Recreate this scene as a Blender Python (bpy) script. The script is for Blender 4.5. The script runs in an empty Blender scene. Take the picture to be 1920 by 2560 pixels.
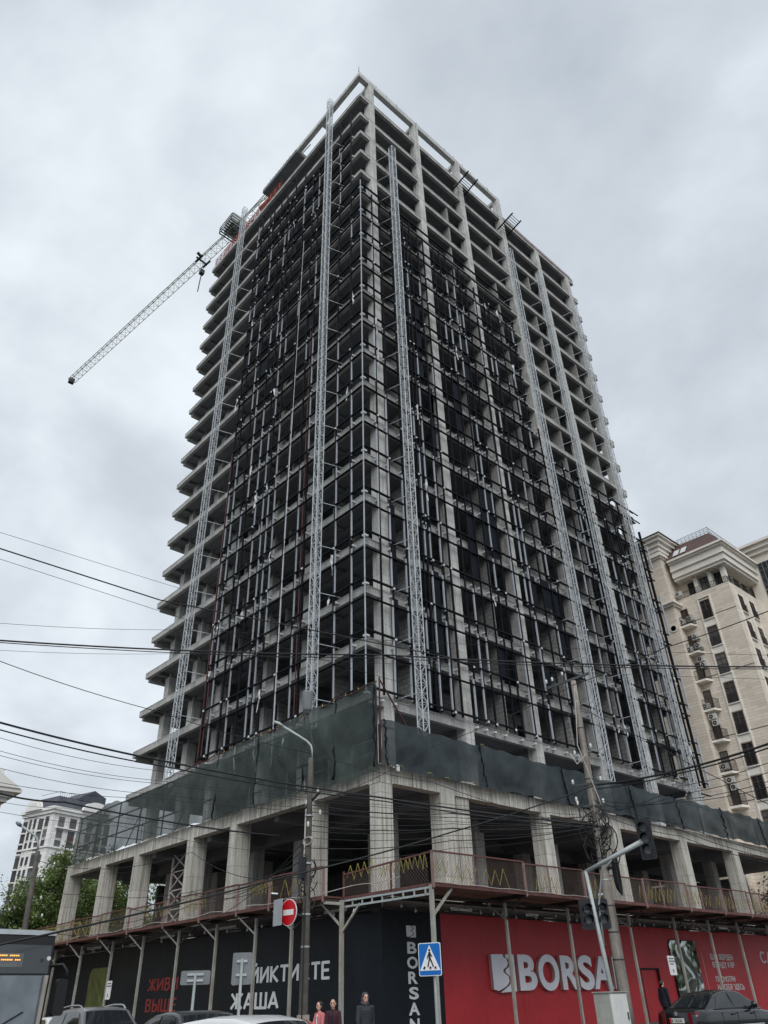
import bpy, bmesh, math, random
import numpy as np
from mathutils import Vector, Matrix
random.seed(11)
SC = bpy.context.scene
COL = SC.collection
rad = math.radians

# ---------------------------------------------------------------- camera, sky, sun, exposure
HC = 1.5
CAM = np.array([28.7714, -24.9976, HC])
FPX = 1830.5
CF = np.array([-0.60984, 0.56440, 0.55640]); CR = np.array([0.66690, 0.74480, -0.02460]); CU = np.array([0.42830, -0.35610, 0.83050])
cam = bpy.data.cameras.new('camera'); cam.sensor_fit = 'HORIZONTAL'; cam.sensor_width = 36.0
cam.lens = 36.0 * FPX / 1920.0; cam.clip_start = 0.3; cam.clip_end = 3000
camo = bpy.data.objects.new('camera', cam); COL.objects.link(camo); SC.camera = camo
_R = Matrix((CR, CU, -CF)).transposed()
camo.matrix_world = Matrix.Translation(CAM) @ _R.to_quaternion().to_matrix().to_4x4()

SUN_DIR = Vector((0.70, -0.60, 1.02)).normalized()          # from the ground towards the bright part of the cloud
world = bpy.data.worlds.new('World'); SC.world = world; world.use_nodes = True
nt = world.node_tree; N = nt.nodes; LK = nt.links
bg = N['Background']
sky = N.new('ShaderNodeTexSky'); sky.sky_type = 'NISHITA'; sky.sun_disc = False
sky.sun_elevation = math.asin(SUN_DIR.z); sky.sun_rotation = math.atan2(SUN_DIR.x, SUN_DIR.y)
tc = N.new('ShaderNodeTexCoord'); sep = N.new('ShaderNodeSeparateXYZ'); LK.new(tc.outputs['Generated'], sep.inputs[0])
def mth(op, a, b=None, clamp=False):
    n = N.new('ShaderNodeMath'); n.operation = op; n.use_clamp = clamp
    for i, s in enumerate((a, b)):
        if s is None: continue
        if isinstance(s, (int, float)): n.inputs[i].default_value = s
        else: LK.new(s, n.inputs[i])
    return n.outputs[0]
den = mth('ADD', mth('MAXIMUM', sep.outputs[2], 0.0), 0.42)
cmb = N.new('ShaderNodeCombineXYZ')
LK.new(mth('DIVIDE', sep.outputs[0], den), cmb.inputs[0]); LK.new(mth('DIVIDE', sep.outputs[1], den), cmb.inputs[1])
n1 = N.new('ShaderNodeTexNoise'); n1.inputs['Scale'].default_value = 1.45; n1.inputs['Detail'].default_value = 7; n1.inputs['Roughness'].default_value = 0.55; n1.inputs['Distortion'].default_value = 0.35
LK.new(cmb.outputs[0], n1.inputs['Vector'])
n2 = N.new('ShaderNodeTexNoise'); n2.inputs['Scale'].default_value = 5.2; n2.inputs['Detail'].default_value = 6; n2.inputs['Roughness'].default_value = 0.5
LK.new(cmb.outputs[0], n2.inputs['Vector'])
cl = mth('ADD', mth('MULTIPLY', n1.outputs['Fac'], 0.72), mth('MULTIPLY', n2.outputs['Fac'], 0.28))
rp = N.new('ShaderNodeValToRGB'); LK.new(cl, rp.inputs[0])
rp.color_ramp.elements[0].position = 0.37; rp.color_ramp.elements[0].color = (0.440, 0.492, 0.550, 1)
rp.color_ramp.elements[1].position = 0.62; rp.color_ramp.elements[1].color = (0.790, 0.852, 0.902, 1)
e = rp.color_ramp.elements.new(0.5); e.color = (0.588, 0.643, 0.700, 1)
sk = N.new('ShaderNodeVectorMath'); sk.operation = 'SCALE'; LK.new(sky.outputs[0], sk.inputs[0]); sk.inputs['Scale'].default_value = 0.10
mx = N.new('ShaderNodeMix'); mx.data_type = 'RGBA'; mx.inputs[0].default_value = 0.95
LK.new(sk.outputs[0], mx.inputs[6]); LK.new(rp.outputs[0], mx.inputs[7]); LK.new(mx.outputs[2], bg.inputs['Color'])
bg.inputs['Strength'].default_value = 0.77

sun = bpy.data.lights.new('sun', 'SUN'); sun.energy = 1.5; sun.angle = rad(50); sun.color = (1.0, 0.985, 0.965)
suno = bpy.data.objects.new('sun', sun); COL.objects.link(suno)
suno.rotation_euler = SUN_DIR.to_track_quat('Z', 'Y').to_euler()
vs = SC.view_settings; vs.view_transform = 'Standard'; vs.look = 'None'; vs.gamma = 1.0; vs.use_curve_mapping = False; vs.exposure = 0.56

# ---------------------------------------------------------------- where things stand: rays through the survey of the photograph
def ray(x, y):
    d = CF * FPX + CR * (x - 960) - CU * (y - 1280); return d / np.linalg.norm(d)
def onX(x, y, X): d = ray(x, y); return CAM + d * (X - CAM[0]) / d[0]
def onY(x, y, Y): d = ray(x, y); return CAM + d * (Y - CAM[1]) / d[1]
def onZ(x, y, Z): d = ray(x, y); return CAM + d * (Z - CAM[2]) / d[2]
def atD(x, y, D): d = ray(x, y); return CAM + d * D / math.hypot(d[0], d[1])
def gz(x, y): return 0.0 if y < -3 else min(0.55, 0.021 * (y + 3))       # the street climbs a little to the right

# ---------------------------------------------------------------- materials
MATS = {}
def mat(name, col, rough=0.6, metal=0.0, var=0.12, scale=2.0, bump=0.0, streak=None, space='W', spec=0.4, coat=0.0, fine=0.0, sfreq=1.0, joint=None):
    m = bpy.data.materials.new(name); m.use_nodes = True; t = m.node_tree; n = t.nodes; l = t.links
    b = n['Principled BSDF']; b.inputs['Roughness'].default_value = rough; b.inputs['Metallic'].default_value = metal
    b.inputs['Specular IOR Level'].default_value = spec
    if coat: b.inputs['Coat Weight'].default_value = coat; b.inputs['Coat Roughness'].default_value = 0.06
    MATS[name] = m
    if space == 'W': pos = n.new('ShaderNodeNewGeometry').outputs['Position']
    else: pos = n.new('ShaderNodeTexCoord').outputs['Object']
    nz = n.new('ShaderNodeTexNoise'); nz.inputs['Scale'].default_value = scale; nz.inputs['Detail'].default_value = 4; nz.inputs['Roughness'].default_value = 0.6
    l.new(pos, nz.inputs['Vector'])
    r = n.new('ShaderNodeValToRGB'); l.new(nz.outputs['Fac'], r.inputs[0])
    lo = [c * (1 - var) for c in col]; hi = [min(1, c * (1 + var)) for c in col]
    r.color_ramp.elements[0].position = 0.3; r.color_ramp.elements[0].color = (*lo, 1)
    r.color_ramp.elements[1].position = 0.7; r.color_ramp.elements[1].color = (*hi, 1)
    out = r.outputs[0]
    if streak:                                                    # rain runs with a shape of their own
        amt, dark, light = streak
        mp = n.new('ShaderNodeMapping'); mp.inputs['Scale'].default_value = (3.2 * sfreq, 3.2 * sfreq, 0.22); l.new(pos, mp.inputs[0])
        sn = n.new('ShaderNodeTexNoise'); sn.inputs['Scale'].default_value = 1.6; sn.inputs['Detail'].default_value = 5; sn.inputs['Roughness'].default_value = 0.7
        l.new(mp.outputs[0], sn.inputs['Vector'])
        r2 = n.new('ShaderNodeValToRGB'); l.new(sn.outputs['Fac'], r2.inputs[0])
        r2.color_ramp.elements[0].position = 0.34; r2.color_ramp.elements[0].color = (*dark, 1)
        r2.color_ramp.elements[1].position = 0.66; r2.color_ramp.elements[1].color = (*light, 1)
        em = r2.color_ramp.elements.new(0.5); em.color = (1, 1, 1, 1)
        mm = n.new('ShaderNodeMix'); mm.data_type = 'RGBA'; mm.blend_type = 'MULTIPLY'; mm.inputs[0].default_value = amt
        l.new(out, mm.inputs[6]); l.new(r2.outputs[0], mm.inputs[7]); out = mm.outputs[2]
    if joint:                                                     # pour joints and formwork panel edges
        jm = n.new('ShaderNodeMapping'); jm.inputs['Rotation'].default_value = (rad(90), 0, 0); l.new(pos, jm.inputs[0])
        s_ = n.new('ShaderNodeSeparateXYZ'); l.new(pos, s_.inputs[0]); c_ = n.new('ShaderNodeCombineXYZ'); a_ = n.new('ShaderNodeMath'); a_.operation = 'ADD'; l.new(s_.outputs[0], a_.inputs[0]); l.new(s_.outputs[1], a_.inputs[1]); l.new(a_.outputs[0], c_.inputs[0]); l.new(s_.outputs[2], c_.inputs[1])
        bt = n.new('ShaderNodeTexBrick'); l.new(c_.outputs[0], bt.inputs['Vector']); bt.inputs['Scale'].default_value = 1.0; bt.inputs['Brick Width'].default_value = joint[0]; bt.inputs['Row Height'].default_value = joint[1]; bt.inputs['Mortar Size'].default_value = 0.018; bt.offset = 0.0
        bt.inputs['Color1'].default_value = (1, 1, 1, 1); bt.inputs['Color2'].default_value = (.86, .86, .85, 1); bt.inputs['Mortar'].default_value = (.55, .54, .52, 1)
        jj = n.new('ShaderNodeMix'); jj.data_type = 'RGBA'; jj.blend_type = 'MULTIPLY'; jj.inputs[0].default_value = .8; l.new(out, jj.inputs[6]); l.new(bt.outputs['Color'], jj.inputs[7]); out = jj.outputs[2]
    if fine:
        fn = n.new('ShaderNodeTexNoise'); fn.inputs['Scale'].default_value = scale * 14; fn.inputs['Detail'].default_value = 3
        l.new(pos, fn.inputs['Vector'])
        fr = n.new('ShaderNodeMapRange'); l.new(fn.outputs['Fac'], fr.inputs[0]); fr.inputs[1].default_value = 0.3; fr.inputs[2].default_value = 0.7
        fr.inputs[3].default_value = 1 - fine; fr.inputs[4].default_value = 1 + fine * 0.6
        vm = n.new('ShaderNodeVectorMath'); vm.operation = 'SCALE'; l.new(out, vm.inputs[0]); l.new(fr.outputs[0], vm.inputs['Scale']); out = vm.outputs[0]
    l.new(out, b.inputs['Base Color'])
    if bump:
        bp = n.new('ShaderNodeBump'); bp.inputs['Strength'].default_value = bump; bp.inputs['Distance'].default_value = 0.05
        n3 = n.new('ShaderNodeTexNoise'); n3.inputs['Scale'].default_value = scale * 5; n3.inputs['Detail'].default_value = 3; l.new(pos, n3.inputs['Vector'])
        l.new(n3.outputs['Fac'], bp.inputs['Height']); l.new(bp.outputs[0], b.inputs['Normal'])
    return m

def blockmat(name, col, mortar, bw, bh, ms=0.03, rough=0.85, axis='XY', off=0.5, var=0.1):
    """coursed masonry: brick texture laid on the wall (u along the wall, v up)"""
    m = mat(name, col, rough=rough, var=var, scale=0.8); t = m.node_tree; n = t.nodes; l = t.links; b = n['Principled BSDF']
    pos = n.new('ShaderNodeNewGeometry').outputs['Position']
    s = n.new('ShaderNodeSeparateXYZ'); l.new(pos, s.inputs[0])
    ad = n.new('ShaderNodeMath'); ad.operation = 'ADD'; l.new(s.outputs[0], ad.inputs[0]); l.new(s.outputs[1], ad.inputs[1])
    c = n.new('ShaderNodeCombineXYZ'); l.new(ad.outputs[0], c.inputs[0]); l.new(s.outputs[2], c.inputs[1])
    br = n.new('ShaderNodeTexBrick'); l.new(c.outputs[0], br.inputs['Vector']); br.inputs['Scale'].default_value = 1.0
    br.inputs['Brick Width'].default_value = bw; br.inputs['Row Height'].default_value = bh; br.inputs['Mortar Size'].default_value = ms; br.offset = off
    br.inputs['Color1'].default_value = (1.0, 1.0, 1.0, 1); br.inputs['Color2'].default_value = (0.84, 0.83, 0.81, 1); br.inputs['Mortar'].default_value = (*mortar, 1)
    old = b.inputs['Base Color'].links[0].from_socket
    mm = n.new('ShaderNodeMix'); mm.data_type = 'RGBA'; mm.blend_type = 'MULTIPLY'; mm.inputs[0].default_value = 1.0
    l.new(old, mm.inputs[6]); l.new(br.outputs['Color'], mm.inputs[7]); l.new(mm.outputs[2], b.inputs['Base Color'])
    bp = n.new('ShaderNodeBump'); bp.inputs['Strength'].default_value = 0.4; bp.inputs['Distance'].default_value = 0.02; bp.invert = True
    l.new(br.outputs['Fac'], bp.inputs['Height']); l.new(bp.outputs[0], b.inputs['Normal'])
    return m

def glassmat(name, col=(0.02, 0.025, 0.03), rough=0.06, spec=0.8):
    m = mat(name, col, rough=rough, var=0.2, scale=0.7, spec=spec, space='O'); return m

def netmat(name, col, alpha, var=0.25, scale=0.9):
    """woven debris net: a porous sheet, part light passes"""
    m = mat(name, col, rough=0.9, var=var, scale=scale, spec=0.15); t = m.node_tree; n = t.nodes; l = t.links
    b = n['Principled BSDF']; o = n['Material Output']
    tr = n.new('ShaderNodeBsdfTransparent'); mx = n.new('ShaderNodeMixShader')
    tl = n.new('ShaderNodeBsdfTranslucent'); l.new(b.inputs['Base Color'].links[0].from_socket, tl.inputs[0])
    m2 = n.new('ShaderNodeMixShader'); m2.inputs[0].default_value = 0.25; l.new(b.outputs[0], m2.inputs[1]); l.new(tl.outputs[0], m2.inputs[2])
    nz = n.new('ShaderNodeTexNoise'); nz.inputs['Scale'].default_value = 0.5; nz.inputs['Detail'].default_value = 3
    l.new(n.new('ShaderNodeNewGeometry').outputs['Position'], nz.inputs['Vector'])
    mr = n.new('ShaderNodeMapRange'); mr.inputs[1].default_value = 0.3; mr.inputs[2].default_value = 0.7
    mr.inputs[3].default_value = max(0, alpha - 0.09); mr.inputs[4].default_value = min(1, alpha + 0.09); l.new(nz.outputs['Fac'], mr.inputs[0])
    bp = n.new('ShaderNodeBump'); bp.inputs['Strength'].default_value = .55; bp.inputs['Distance'].default_value = .12; wn = n.new('ShaderNodeTexNoise'); wn.inputs['Scale'].default_value = 1.6; wn.inputs['Detail'].default_value = 6; wn.inputs['Distortion'].default_value = 1.2; wp_ = n.new('ShaderNodeMapping'); wp_.inputs['Scale'].default_value = (1, 1, .55); l.new(n.new('ShaderNodeNewGeometry').outputs['Position'], wp_.inputs[0]); l.new(wp_.outputs[0], wn.inputs['Vector']); l.new(wn.outputs['Fac'], bp.inputs['Height']); l.new(bp.outputs[0], b.inputs['Normal'])
    l.new(mr.outputs[0], mx.inputs[0]); l.new(tr.outputs[0], mx.inputs[1]); l.new(m2.outputs[0], mx.inputs[2]); l.new(mx.outputs[0], o.inputs[0])
    return m

mat('conc_shaded', (0.178, 0.183, 0.193), 0.85, var=0.18, scale=0.55, bump=0.15, streak=(0.35, (0.62, 0.60, 0.58), (1.12, 1.12, 1.1)), fine=0.10)  # slab and interior concrete, darkened and cooled to put indoor shade into the colour
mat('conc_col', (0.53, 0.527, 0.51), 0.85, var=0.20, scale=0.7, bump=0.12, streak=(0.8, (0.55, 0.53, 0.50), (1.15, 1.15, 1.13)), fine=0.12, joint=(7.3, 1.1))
mat('conc_edge_lit', (0.40, 0.396, 0.383), 0.85, var=0.26, scale=0.8, bump=0.12, streak=(0.75, (0.50, 0.48, 0.45), (1.2, 1.2, 1.18)), fine=0.14, sfreq=1.6)  # lighter copy of the slab concrete, daylight on the edges put into the colour
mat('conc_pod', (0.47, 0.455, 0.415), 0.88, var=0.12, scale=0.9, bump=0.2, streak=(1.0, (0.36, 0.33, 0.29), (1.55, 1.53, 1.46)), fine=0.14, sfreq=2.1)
mat('conc_podcol', (0.49, 0.48, 0.44), 0.88, var=0.10, scale=0.9, bump=0.2, streak=(0.95, (0.50, 0.46, 0.40), (1.3, 1.29, 1.25)), fine=0.14, sfreq=1.8, joint=(9.1, 1.5))
blockmat('block', (0.30, 0.297, 0.29), (0.42, 0.41, 0.40), 0.6, 0.3, 0.02)
mat('black_steel', (0.007, 0.0085, 0.012), 0.7, var=0.2, scale=1.0, spec=0.12)
mat('alu', (0.42, 0.45, 0.485), 0.45, metal=0.25, var=0.12, scale=0.6)
mat('galv', (0.40, 0.425, 0.445), 0.5, metal=0.45, var=0.15, scale=2.0)
mat('galv_mast', (0.58, 0.61, 0.63), 0.45, metal=0.3, var=0.15, scale=2.0)
mat('galv_pole', (0.40, 0.435, 0.43), 0.55, metal=0.2, var=0.12, scale=3.0)
mat('film', (0.58, 0.60, 0.61), 0.6, var=0.15, scale=2.0)
mat('red_pipe', (0.085, 0.026, 0.022), 0.6, var=0.25, scale=1.5)
mat('red_mesh', (0.40, 0.075, 0.05), 0.7, var=0.2, scale=1.5)
netmat('net_dense', (0.060, 0.074, 0.080), 0.95)
netmat('net_mid', (0.068, 0.086, 0.080), 0.80)
netmat('net_thin', (0.080, 0.096, 0.093), 0.80)
mat('black_film', (0.006, 0.008, 0.013), 0.7, var=0.3, scale=1.0, spec=0.12)
mat('dark_tube', (0.035, 0.04, 0.045), 0.6, var=0.2)
mat('rail_red', (0.125, 0.054, 0.047), 0.75, var=0.3, scale=3.0, fine=0.15)
mat('post_pink', (0.23, 0.15, 0.135), 0.75, var=0.25, scale=3.0)
mat('post_grey', (0.34, 0.335, 0.30), 0.6, metal=0.1, var=0.2, scale=2.0, streak=(0.6, (0.55, 0.38, 0.25), (1.1, 1.1, 1.1)))
mat('bearer', (0.05, 0.04, 0.037), 0.8, var=0.3, scale=2.0)
mat('plank', (0.25, 0.150, 0.105), 0.85, var=0.35, scale=1.2, fine=0.25)
mat('chain', (0.20, 0.15, 0.13), 0.8, metal=0.2, var=0.2)
mat('yellow', (0.31, 0.27, 0.06), 0.7, var=0.25, scale=3.0)
mat('white_pipe', (0.42, 0.38, 0.36), 0.6, var=0.2)
mat('hoard_black', (0.0060, 0.0090, 0.0135), 0.55, var=0.30, scale=0.5, spec=0.25, bump=0.35, fine=0.10)
mat('hoard_red', (0.45, 0.024, 0.031), 0.45, var=0.14, scale=0.45, spec=0.35, bump=0.35, fine=0.05)
mat('letter_face', (0.74, 0.74, 0.79), 0.5, var=0.06, scale=2.0)
mat('letter_side', (0.42, 0.31, 0.29), 0.5, var=0.06, scale=2.0)
mat('print_white', (0.66, 0.66, 0.66), 0.6, var=0.08, scale=3.0)
mat('print_red', (0.24, 0.025, 0.025), 0.6, var=0.12, scale=2.0)
mat('asphalt', (0.040, 0.040, 0.042), 0.75, var=0.2, scale=1.0, bump=0.3, fine=0.2)
mat('paving', (0.11, 0.107, 0.104), 0.85, var=0.15, scale=1.2, bump=0.2)
mat('kerb', (0.30, 0.295, 0.28), 0.85, var=0.15, scale=2.0)
mat('paint_white', (0.62, 0.62, 0.60), 0.6, var=0.15, scale=3.0)
mat('earth', (0.055, 0.055, 0.048), 0.95, var=0.2, scale=0.1)
mat('cable', (0.012, 0.013, 0.015), 0.6, var=0.1)
mat('pole_conc', (0.235, 0.215, 0.19), 0.85, var=0.22, scale=1.6, bump=0.25, streak=(0.8, (0.45, 0.42, 0.40), (1.3, 1.28, 1.22)), fine=0.15)
mat('pole_dark', (0.085, 0.078, 0.068), 0.85, var=0.25, scale=2.5, bump=0.25, fine=0.15)
mat('porcelain', (0.62, 0.62, 0.60), 0.3, var=0.05)
mat('signal_black', (0.014, 0.016, 0.02), 0.5, var=0.15, scale=3.0)
mat('lens_grey', (0.11, 0.12, 0.125), 0.25, var=0.2, scale=4.0)
mat('sign_red', (0.50, 0.005, 0.014), 0.4, var=0.05)
mat('sign_white', (0.72, 0.72, 0.72), 0.45, var=0.05)
mat('sign_blue', (0.004, 0.125, 0.44), 0.4, var=0.05)
mat('sign_black', (0.012, 0.012, 0.013), 0.5, var=0.1)
mat('sign_back', (0.17, 0.185, 0.19), 0.5, metal=0.3, var=0.15)
mat('cabinet', (0.34, 0.345, 0.31), 0.7, var=0.15, scale=2.5, fine=0.12)
mat('white_paintwork', (0.62, 0.62, 0.60), 0.6, var=0.1)

# ---------------------------------------------------------------- mesh helpers
WL = {}
def V(*a): return np.array(a, float)
class MB:
    def __init__(s): s.v = []; s.f = []; s.mi = []; s.cur = 0
    def add(s, vs, fs):
        o = len(s.v); s.v.extend([tuple(map(float, p)) for p in vs]); s.f.extend([tuple(i + o for i in q) for q in fs]); s.mi.extend([s.cur] * len(fs)); return s
    def box(s, x0, y0, z0, x1, y1, z1):
        if x0 > x1: x0, x1 = x1, x0
        if y0 > y1: y0, y1 = y1, y0
        if z0 > z1: z0, z1 = z1, z0
        return s.add([(x0, y0, z0), (x1, y0, z0), (x1, y1, z0), (x0, y1, z0), (x0, y0, z1), (x1, y0, z1), (x1, y1, z1), (x0, y1, z1)],
                     [(0, 3, 2, 1), (4, 5, 6, 7), (0, 1, 5, 4), (1, 2, 6, 5), (2, 3, 7, 6), (3, 0, 4, 7)])
    def bar(s, p, q, w, h=None, up=(0, 0, 1)):
        h = h or w; p = np.array(p, float); q = np.array(q, float); d = q - p; L = np.linalg.norm(d)
        if L < 1e-6: return s
        d /= L; up = np.array(up, float)
        if abs(d @ up) > 0.97: up = np.array((1.0, 0, 0)) if abs(d[0]) < 0.9 else np.array((0, 1.0, 0))
        a = np.cross(d, up); a /= np.linalg.norm(a); b = np.cross(a, d)
        a = a * w / 2; b = b * h / 2
        vs = [p - a - b, p + a - b, p + a + b, p - a + b, q - a - b, q + a - b, q + a + b, q - a + b]
        return s.add(vs, [(0, 1, 2, 3), (7, 6, 5, 4), (4, 5, 1, 0), (5, 6, 2, 1), (6, 7, 3, 2), (7, 4, 0, 3)])
    def tube(s, pts, r, n=6, cap=True):
        pts = [np.array(p, float) for p in pts]; m = len(pts)
        rs = r if isinstance(r, (list, tuple)) else [r] * m
        o = len(s.v); pa = None
        for i, p in enumerate(pts):
            d = (pts[min(i + 1, m - 1)] - pts[max(i - 1, 0)]); d = d / (np.linalg.norm(d) + 1e-12)
            if pa is None:
                u = np.array((0, 0, 1.0)) if abs(d[2]) < 0.9 else np.array((1.0, 0, 0))
                a = np.cross(d, u)
            else: a = pa - d * (pa @ d)
            a /= (np.linalg.norm(a) + 1e-12); pa = a; b = np.cross(d, a)
            for k in range(n):
                t = 2 * math.pi * k / n; q = p + rs[i] * (math.cos(t) * a + math.sin(t) * b); s.v.append(tuple(map(float, q)))
        fs = []
        for i in range(m - 1):
            for k in range(n):
                k2 = (k + 1) % n; fs.append((o + i * n + k, o + i * n + k2, o + (i + 1) * n + k2, o + (i + 1) * n + k))
        if cap: fs.append(tuple(o + k for k in range(n))[::-1]); fs.append(tuple(o + (m - 1) * n + k for k in range(n)))
        s.f.extend(fs); s.mi.extend([s.cur] * len(fs)); return s
    def prism(s, pts, o, ux, uy, depth):
        """flat outline pts (u,v) at o spanned by ux, uy, given thickness along ux x uy"""
        o = np.array(o, float); ux = np.array(ux, float); uy = np.array(uy, float); nn = np.cross(ux, uy); nn /= np.linalg.norm(nn)
        a = [o + ux * u + uy * v for u, v in pts]; b = [p + nn * depth for p in a]; k = len(pts)
        return s.add(a + b, [tuple(range(k))[::-1], tuple(range(k, 2 * k))] + [(i, (i + 1) % k, (i + 1) % k + k, i + k) for i in range(k)])
    def quad(s, a, b, c, d): return s.add([a, b, c, d], [(0, 1, 2, 3)])
    def lathe(s, prof, c, n=16, ax='Z'):
        """prof: (r, h) pairs round an axis through c"""
        o = len(s.v); c = np.array(c, float)
        for r, h in prof:
            for k in range(n):
                t = 2 * math.pi * k / n; x, y = r * math.cos(t), r * math.sin(t)
                q = (x, y, h) if ax == 'Z' else ((h, x, y) if ax == 'X' else (x, h, y)); s.v.append(tuple(c + np.array(q)))
        fs = []
        for i in range(len(prof) - 1):
            for k in range(n): fs.append((o + i * n + k, o + i * n + (k + 1) % n, o + (i + 1) * n + (k + 1) % n, o + (i + 1) * n + k))
        fs.append(tuple(o + k for k in range(n))[::-1]); fs.append(tuple(o + (len(prof) - 1) * n + k for k in range(n)))
        s.f.extend(fs); s.mi.extend([s.cur] * len(fs)); return s
    def build(s, name, m, parent=None, smooth=False, kind=None, loc=None):
        me = bpy.data.meshes.new(name); off = WL.get(parent.name, (0, 0, 0)) if parent else (0, 0, 0)
        if loc is not None: off = loc
        va = np.array(s.v, float).reshape(-1, 3) - np.array(off, float)
        me.from_pydata([tuple(p) for p in va], [], s.f)
        for x in (m if isinstance(m, (list, tuple)) else [m]): me.materials.append(MATS[x] if isinstance(x, str) else x)
        if isinstance(m, (list, tuple)): me.polygons.foreach_set('material_index', s.mi)
        bm = bmesh.new(); bm.from_mesh(me); bmesh.ops.recalc_face_normals(bm, faces=bm.faces); bm.to_mesh(me); bm.free()
        if smooth: me.polygons.foreach_set('use_smooth', [True] * len(me.polygons))
        o = bpy.data.objects.new(name, me); COL.objects.link(o)
        if parent: o.parent = parent; WL[o.name] = WL.get(parent.name, (0, 0, 0)) if loc is None else tuple(loc)
        else:
            if loc is not None: o.location = loc
            WL[o.name] = tuple(off)
        if kind: o['kind'] = kind
        return o
def tag(o, label, cat, group=None):
    o['label'] = label; o['category'] = cat
    if group: o['group'] = group
    return o
def thing(name, label, cat, loc=(0, 0, 0), group=None, rot=None):
    """an Empty at the thing's base; parts given in world coordinates unless rot is set (then local)"""
    o = bpy.data.objects.new(name, None); COL.objects.link(o); o.location = loc; o.empty_display_size = 0.3
    if rot is not None: o.rotation_euler = (0, 0, rot); WL[o.name] = (0, 0, 0)
    else: WL[o.name] = tuple(map(float, loc))
    return tag(o, label, cat, group)
def share(src, parent, loc, name=None):
    """another object on the same mesh, placed as part of parent (world loc)"""
    o = bpy.data.objects.new(name or src.name.split('.')[0], src.data); COL.objects.link(o); o.parent = parent
    o.location = Vector(loc) - Vector(WL.get(parent.name, (0, 0, 0))); return o
def structure(name, mb, m):
    o = mb.build(name, m); o['kind'] = 'structure'; return o
def copy_tree(o, parent=None):
    c = o.copy(); COL.objects.link(c)
    for k, v in list(o.items()):
        if k in ('label', 'category', 'group', 'kind'): c[k] = v
    c.parent = parent; c.matrix_parent_inverse = o.matrix_parent_inverse.copy()
    for ch in list(o.children): copy_tree(ch, c)
    return c

# ---------------------------------------------------------------- the setting: street, kerbs, pavement
def sheet(xs, ys, dz):
    mb = MB(); nx = len(xs); ny = len(ys)
    mb.add([(x, y, gz(x, y) + dz) for y in ys for x in xs], [(j * nx + i, j * nx + i + 1, (j + 1) * nx + i + 1, (j + 1) * nx + i) for j in range(ny - 1) for i in range(nx - 1)])
    return mb
structure('ground', sheet([-1500, -300, -60, 0, 40, 100, 400, 1500], [-1500, -300, -60, -3, 5, 15, 25, 60, 300, 1500], -0.16), 'earth')
structure('road', sheet([9.6, 14, 22, 30, 36], [-400, -60, -24, -10, -3, 5, 15, 23, 60, 200, 400], -0.14), 'asphalt')
structure('road', sheet([-400, -60, -20, 0, 9.6], [-24, -18, -10], -0.136), 'asphalt')
structure('road', sheet([36, 60, 120, 400], [-24, -18, -10], -0.136), 'asphalt')
pv = MB()
for ya, yb in ((-9.8, -3), (-3, 5), (5, 15), (15, 24), (24, 60), (60, 120)):
    pv.add([(4.0, ya, gz(0, ya)), (9.4, ya, gz(0, ya)), (9.4, yb, gz(0, yb)), (4.0, yb, gz(0, yb))], [(0, 1, 2, 3)])
pv.add([(-120, -9.8, 0), (4.0, -9.8, 0), (4.0, -3.0, 0), (-120, -3.0, 0)], [(0, 1, 2, 3)])
structure('pavement', pv, 'paving')
kb = MB()
for ya, yb in ((-9.9, -3), (-3, 5), (5, 15), (15, 24), (24, 60)):
    kb.bar((9.5, ya, gz(0, ya) - 0.06), (9.5, yb, gz(0, yb) - 0.06), 0.18, 0.15)
kb.bar((-110, -9.9, -0.06), (9.4, -9.9, -0.06), 0.18, 0.15)
structure('kerb', kb, 'kerb')
cw = MB()
for i in range(9): cw.box(11.0 + i * 1.1, -14.5, -0.131, 11.6 + i * 1.1, -10.6, -0.128)
structure('crosswalk_marking', cw, 'paint_white')

# ---------------------------------------------------------------- the unfinished tower
XL, YB = -28.64, 35.96
ZT = [78.3] + [77.97 - 3.3 * i for i in range(1, 20)]
tower = thing('unfinished_tower', 'tall bare concrete tower frame with open floors and black facade rails', 'building', (-14, 18, 0))
XC = [-0.33, -7.5, -12.2, -18.2, -22.3, -26.9]; YC = [1.57, 8.05, 14.75, 21.92, 28.45, 34.7]
def slab_mesh():
    mb = MB()
    mb.box(XL + .02, .02, -.22, -.02, YB - .02, 0)                               # plate
    for x in XC[1:]: mb.box(x - .18, .31, -.52, x + .18, YB - .31, -.218)
    for y in YC: mb.box(XL + .36, y - .18, -.54, -.31, y + .18, -.216)
    for x in (-3.8, -15.2): mb.box(x - .12, .31, -.40, x + .12, YB - .31, -.217)
    return mb
def edge_meshes():
    yield MB().box(XL, 0, -.42, 0, .30, .012), (XL, -.02, .013, -.35, .10, .07)          # left street side, with a low upstand
    yield MB().box(-.30, .303, -.44, 0.003, YB - .6, .012), (-.12, .2, .013, .03, YB, .075)  # right street side
    yield MB().box(XL - .003, .303, -.66, XL + .35, YB - .3, .012), (XL - .05, .3, .013, XL + .1, YB - .4, .05)
    yield MB().box(-.30, YB - .597, -.66, 0.05, YB + .02, .008), (-.1, YB - .5, .009, .08, YB + .04, .06)   # stepped tip at the far end
s0 = None; e0 = []
for i, z in enumerate(ZT):
    if s0 is None:
        s0 = slab_mesh().build('floor_slab', 'conc_shaded', tower, loc=(0, 0, 0)); s0.location = Vector((14, -18, z)); sl_ = s0
        for m_, up_ in edge_meshes(): m_.box(*up_); e0.append(m_.build('edge_beam', 'conc_edge_lit', s0, loc=(0, 0, 0)))
    else:
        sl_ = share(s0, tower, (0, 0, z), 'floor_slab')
        for q_ in e0: o_ = bpy.data.objects.new('edge_beam', q_.data); COL.objects.link(o_); o_.parent = sl_
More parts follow.
